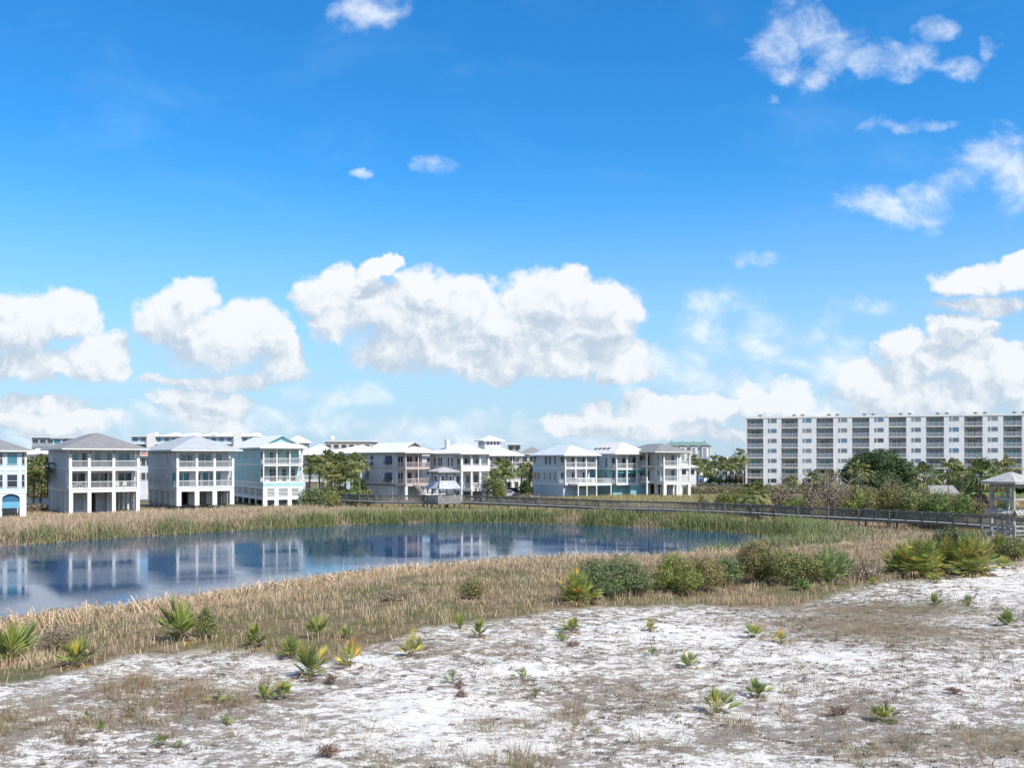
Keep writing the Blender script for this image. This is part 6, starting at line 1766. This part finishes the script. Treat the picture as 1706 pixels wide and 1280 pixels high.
# ---------------------------------------------------------------- vehicles
TYRE = plain('tyre_rubber', (.02, .02, .02), .9); CHROME = mat('car_trim', (.5, .5, .5), .3, .8)
def car(label, x, y, rz, col, L=4.5, kind='car', z=None):
    rt = empty('parked_' + kind, (x, y, gz(x, y) + .1 if z is None else z), rz, label, kind, 'parked vehicles')
    m = mat('car_paint_%s' % '_'.join(['%02d' % int(c * 99) for c in col]), col, .3, .2, spec=.6)
    m.name = 'car_paint'
    hw = .9; l = L / 2
    prof = [(-l, .35), (-l, .85), (-l * .62, .98), (-l * .36, 1.50), (l * .42, 1.55), (l * .78, 1.05), (l, .95), (l, .35)] if kind == 'car' else \
           [(-l, .45), (-l, 1.0), (-l * .55, 1.12), (-l * .38, 1.80), (l * .12, 1.82), (l * .18, 1.15), (l, 1.12), (l, .5)]
    b = MB(); n = len(prof); ins = lambda z: .12 if z > 1.2 else 0
    v = [(x_, -hw + ins(z), z) for x_, z in prof] + [(x_, hw - ins(z), z) for x_, z in prof]
    b.add(v, [(i, (i + 1) % n, (i + 1) % n + n, i + n) for i in range(n)][::1], [(0, i + 1, i) for i in range(1, n - 1)] + [(n, n + i, n + i + 1) for i in range(1, n - 1)])
    bo = b.build('body', m, rt)
    gl = MB(); z0, z1_ = (1.02, 1.46) if kind == 'car' else (1.2, 1.72)
    xa, xb = (-l * .5, l * .62) if kind == 'car' else (-l * .48, l * .1)
    for s in (-1, 1): gl.add([(xa, s * (hw + .005), z0), (xb, s * (hw + .005), z0), (xb - .35, s * (hw - .10), z1_), (xa + .35, s * (hw - .10), z1_)], [(0, 1, 2, 3) if s < 0 else (3, 2, 1, 0)])
    gl.build('window', G_DARK, rt)
    for sx in (-1, 1):
        for sy in (-1, 1):
            w_ = MB().tube((0, -.11, 0), (0, .11, 0), .34, .34, 16).build('wheel', TYRE, rt, loc=(sx * l * .62, sy * (hw - .08), .34))
            MB().tube((0, -.12, 0), (0, .12, 0), .19, .19, 12).build('rim', CHROME, w_)
    for sy in (-1, 1):
        MB().box(-l - .02, -l + .05, sy * .62 - .16, sy * .62 + .16, .66, .80).build('headlight', WHITE, rt)
        MB().box(l - .05, l + .02, sy * .68 - .12, sy * .68 + .12, .72, .88).build('tail_light', plain('tail_light_red', (.4, .02, .02)), rt)
def at(px, D): return (px - CX) / F * D
car('dark suv parked under the white house with the lookout', at(851, 208), 208, R(10), (.03, .035, .04))
car('silver car parked in front of the white house with the lookout', at(843, 192), 192, R(15), (.40, .42, .44))
car('white car parked nearest the clipped bushes', at(1178, 285), 285, R(75), (.75, .76, .78))
car('blue pickup truck parked at the left end of the parking lot', at(1160, 292), 292, R(5), (.03, .10, .38), 5.2, 'pickup')
car('white van like car parked behind the blue pickup', at(1168, 303), 303, R(80), (.7, .72, .74))
for i, px in enumerate((1198, 1207, 1216, 1224)):
    car(['grey', 'white', 'black', 'red'][i] + ' car parked in the row under the palms', at(px, 314), 314, R(88), [(.2, .2, .21), (.75, .75, .75), (.02, .02, .02), (.35, .04, .03)][i])
# orange barrels
for px, lab in ((1657, 'orange traffic barrel left of the pavilion middle post'), (1693, 'orange traffic barrel right of the pavilion middle post')):
    x, y = at(px, 148), 148
    b = empty('traffic_barrel', (x, y, gz(x, y) + .05), 0, lab, 'traffic barrel', 'orange barrels by the path')
    MB().tube((0, 0, 0), (0, 0, 1.0), .28, .24, 14).build('drum', plain('barrel_orange', (.75, .16, .04)), b)
    MB().tube((0, 0, .35), (0, 0, .48), .275, .27, 14).tube((0, 0, .68), (0, 0, .8), .262, .258, 14).build('band', WHITE, b)
# white chairs on the deck, teal chairs on the porch
def chair(label, loc, rz, m, group):
    rt = empty('deck_chair', loc, rz, label, 'chair', group)
    MB().box(-.3, .3, -.28, .28, .34, .40).build('seat', m, rt)
    MB().add([(-.3, .24, .38), (.3, .24, .38), (.26, .50, 1.02), (-.26, .50, 1.02), (-.3, .29, .38), (.3, .29, .38), (.26, .55, 1.02), (-.26, .55, 1.02)], [(0, 1, 2, 3), (7, 6, 5, 4), (3, 2, 6, 7), (0, 3, 7, 4), (2, 1, 5, 6)]).build('backrest', m, rt)
    for sx in (-1, 1):
        for sy in (-1, 1): MB().box(-.03, .03, -.03, .03, 0, .337).build('leg', m, rt, loc=(sx * .25, sy * .23, 0))
    return rt
rE, wE, z1E = DECK_E
ME = Matrix.Translation(rE.location) @ Matrix.Rotation(rE.rotation_euler.z, 4, 'Z')
for i, x in enumerate((1.8, 3.0, 4.4, 5.6)):
    q = ME @ Vector((x, -3.7 + .3 * (i % 2), z1E - 1.9)); chair(['leftmost', 'second', 'third', 'rightmost'][i] + ' white deck chair on the low deck of the shuttered house', q, rE.rotation_euler.z + .4 * i + 2.6, WHITE, 'white chairs on the low deck')
for hh, xs_, lab, m in ((hI, (1.7, 3.6), 'turquoise', plain('turquoise_plastic', (.04, .35, .55))),):
    M4 = Matrix.Translation(hh[0].location) @ Matrix.Rotation(hh[0].rotation_euler.z, 4, 'Z')
    for i, x in enumerate(xs_):
        chair(('left ' if i == 0 else 'right ') + lab + ' chair on the middle porch of the teal house', M4 @ Vector((x, 1.4, hh[3] + .002)), hh[0].rotation_euler.z + 3.1, m, 'turquoise chairs')
MA = Matrix.Translation(hA[0].location) @ Matrix.Rotation(hA[0].rotation_euler.z, 4, 'Z')
for i, (x, y, a) in enumerate(((.9, 1.2, 1.6), (2.3, 1.2, -1.6), (6.9, 1.3, 3.1), (8.0, 1.3, 3.1))):
    chair(['white chair left of the round table on the lower porch', 'white chair right of the round table on the lower porch', 'white lounge chair in the right bay of the lower porch', 'white lounge chair at the right end of the lower porch'][i], MA @ Vector((x, y, hA[3] + .002)), hA[0].rotation_euler.z + a, WHITE, 'white porch chairs')
tb = empty('porch_table', MA @ Vector((1.6, 1.2, hA[3] + .002)), 0, 'round white table on the lower porch of the grey roofed house', 'table')
MB().tube((0, 0, .70), (0, 0, .74), .5, .5, 18).build('tabletop', WHITE, tb); MB().tube((0, 0, 0), (0, 0, .699), .06, .05, 8).tube((0, 0, 0), (0, 0, .04), .3, .3, 12).build('pedestal', WHITE, tb)
MF = Matrix.Translation(hF[0].location) @ Matrix.Rotation(hF[0].rotation_euler.z, 4, 'Z')
for x, lab in ((1.2, 'black covered grill at the left of the terrace of the white house'), (5.2, 'black covered grill at the right of the terrace of the white house')):
    g_ = empty('grill', MF @ Vector((x, -.5, hF[3] - .05)), hF[0].rotation_euler.z, lab, 'grill', 'grills on the terrace')
    MB().box(-.45, .45, -.3, .3, .75, 1.0).tube((-.45, 0, 1.0), (.45, 0, 1.0), .3, .3, 12).build('lid', plain('grill_black', (.02, .02, .02), .5), g_)
    MB().box(-.4, .4, -.25, .25, 0, .748).build('cart', MATS['grill_black'], g_)
# planter boxes between the leftmost houses
for px, lab in ((60, 'left'), (78, 'right')):
    x, y = at(px, 150), 150
    o = MB().box(-1.1, 1.1, -.3, .3, 0, 1.0).box(-1.2, 1.2, -.36, .36, 1.0, 1.08).build('planter_wall', OFFW, None, loc=(x, y, gz(x, y) + .9)); tag(o, lab + ' hand low white wall seen between the two leftmost houses', 'wall', 'low white walls')
# wooden fence right of the aqua house
fx, fy = at(508, 152), 152
fe = empty('fence', (fx, fy, gz(fx, fy)), R(4), 'thin grey fence between the aqua house and the palm grove', 'fence')
for i in range(7): MB().box(-.05, .05, -.05, .05, -.2, 1.3).build('post', WOOD, fe, loc=(i * 1.1, 0, 0))
MB().box(0, 6.6, -.02, .02, 1.05, 1.12).box(0, 6.6, -.02, .02, .3, .37).build('rail', WOOD, fe)
# duck
p = W(546, 905, WATER)
dk_ = bmesh.new(); bmesh.ops.create_uvsphere(dk_, u_segments=14, v_segments=9, radius=.2)
for v in dk_.verts:
    x, y, z = v.co; v.co = Vector((x * 1.6, y * .85, z * .62 + .05)); 
    if x < -.1: v.co.z += (-.1 - x) * .8; v.co.y *= .6
hd = bmesh.ops.create_uvsphere(dk_, u_segments=10, v_segments=7, radius=.075)['verts']
for v in hd: v.co += Vector((.30, 0, .30))
nk = bmesh.ops.create_cone(dk_, segments=10, radius1=.09, radius2=.05, depth=.26, cap_ends=True)['verts']
for v in nk: v.co = Vector((v.co.x + .25 + v.co.z * .25, v.co.y, v.co.z + .18))
bk = bmesh.ops.create_cone(dk_, segments=6, radius1=.03, radius2=.012, depth=.11, cap_ends=True)['verts']
for v in bk: z = v.co.z; v.co = Vector((.40 + z, v.co.y * 1.3, .285 + v.co.x * .5))
me = bpy.data.meshes.new('duck'); dk_.to_mesh(me); dk_.free(); me.materials.append(plain('duck_plumage', (.06, .05, .045), .8)); du = bpy.data.objects.new('duck', me); COL.objects.link(du)
du.location = (p.x, p.y, WATER); tag(du, 'lone dark duck swimming in the middle of the pond', 'duck')
# seated person in the pavilion
def person(x, y, z, rz):
    me = bpy.data.meshes.new('person')
    J = [(0, 0, .50, .13), (0, 0, .72, .125), (0, 0, .95, .15), (0, 0, 1.05, .06), (0, .01, 1.13, .075), (0, .02, 1.22, .095), (0, .02, 1.29, .07),
         (.20, 0, 1.0, .06), (.26, .08, .75, .045), (.18, .28, .68, .035), (-.20, 0, 1.0, .06), (-.26, .08, .75, .045), (-.18, .28, .68, .035),
         (.10, .05, .50, .09), (.12, .45, .50, .07), (.12, .47, .06, .045), (.12, .60, .03, .04), (-.10, .05, .50, .09), (-.12, .45, .50, .07), (-.12, .47, .06, .045), (-.12, .60, .03, .04)]
    E_ = [(0, 1), (1, 2), (2, 3), (3, 4), (4, 5), (5, 6), (2, 7), (7, 8), (8, 9), (2, 10), (10, 11), (11, 12), (0, 13), (13, 14), (14, 15), (15, 16), (0, 17), (17, 18), (18, 19), (19, 20)]
    me.from_pydata([j[:3] for j in J], E_, [])
    o = bpy.data.objects.new('person', me); COL.objects.link(o)
    sk = o.modifiers.new('s', 'SKIN'); o.modifiers.new('ss', 'SUBSURF').levels = 1; o.modifiers['ss'].render_levels = 1
    for i, j in enumerate(J): me.skin_vertices[0].data[i].radius = (j[3], j[3])
    me.skin_vertices[0].data[0].use_root = True
    me.materials.append(plain('light_blue_cotton', (.40, .58, .72), .9))
    o.location = (x, y, z); o.rotation_euler = (0, 0, rz)
    tag(o, 'person in a light blue top sitting on the bench of the right hand pavilion', 'person')
    b = bmesh.new(); bmesh.ops.create_uvsphere(b, u_segments=12, v_segments=8, radius=.115)
    for v in b.verts: v.co = Vector((v.co.x, v.co.y * 1.05 - .015, v.co.z * 1.1 + 1.245)) 
    hm = bpy.data.meshes.new('hair'); b.to_mesh(hm); b.free(); hm.materials.append(plain('dark_hair', (.02, .015, .012), .8))
    ho = bpy.data.objects.new('hair', hm); COL.objects.link(ho); ho.parent = o
    return o
_r = R(24); _o = Vector((PAV[0], PAV[1])); lx, ly = .3, -1.3
person(_o.x + math.cos(_r) * lx - math.sin(_r) * ly, _o.y + math.sin(_r) * lx + math.cos(_r) * ly, 2.13, _r)
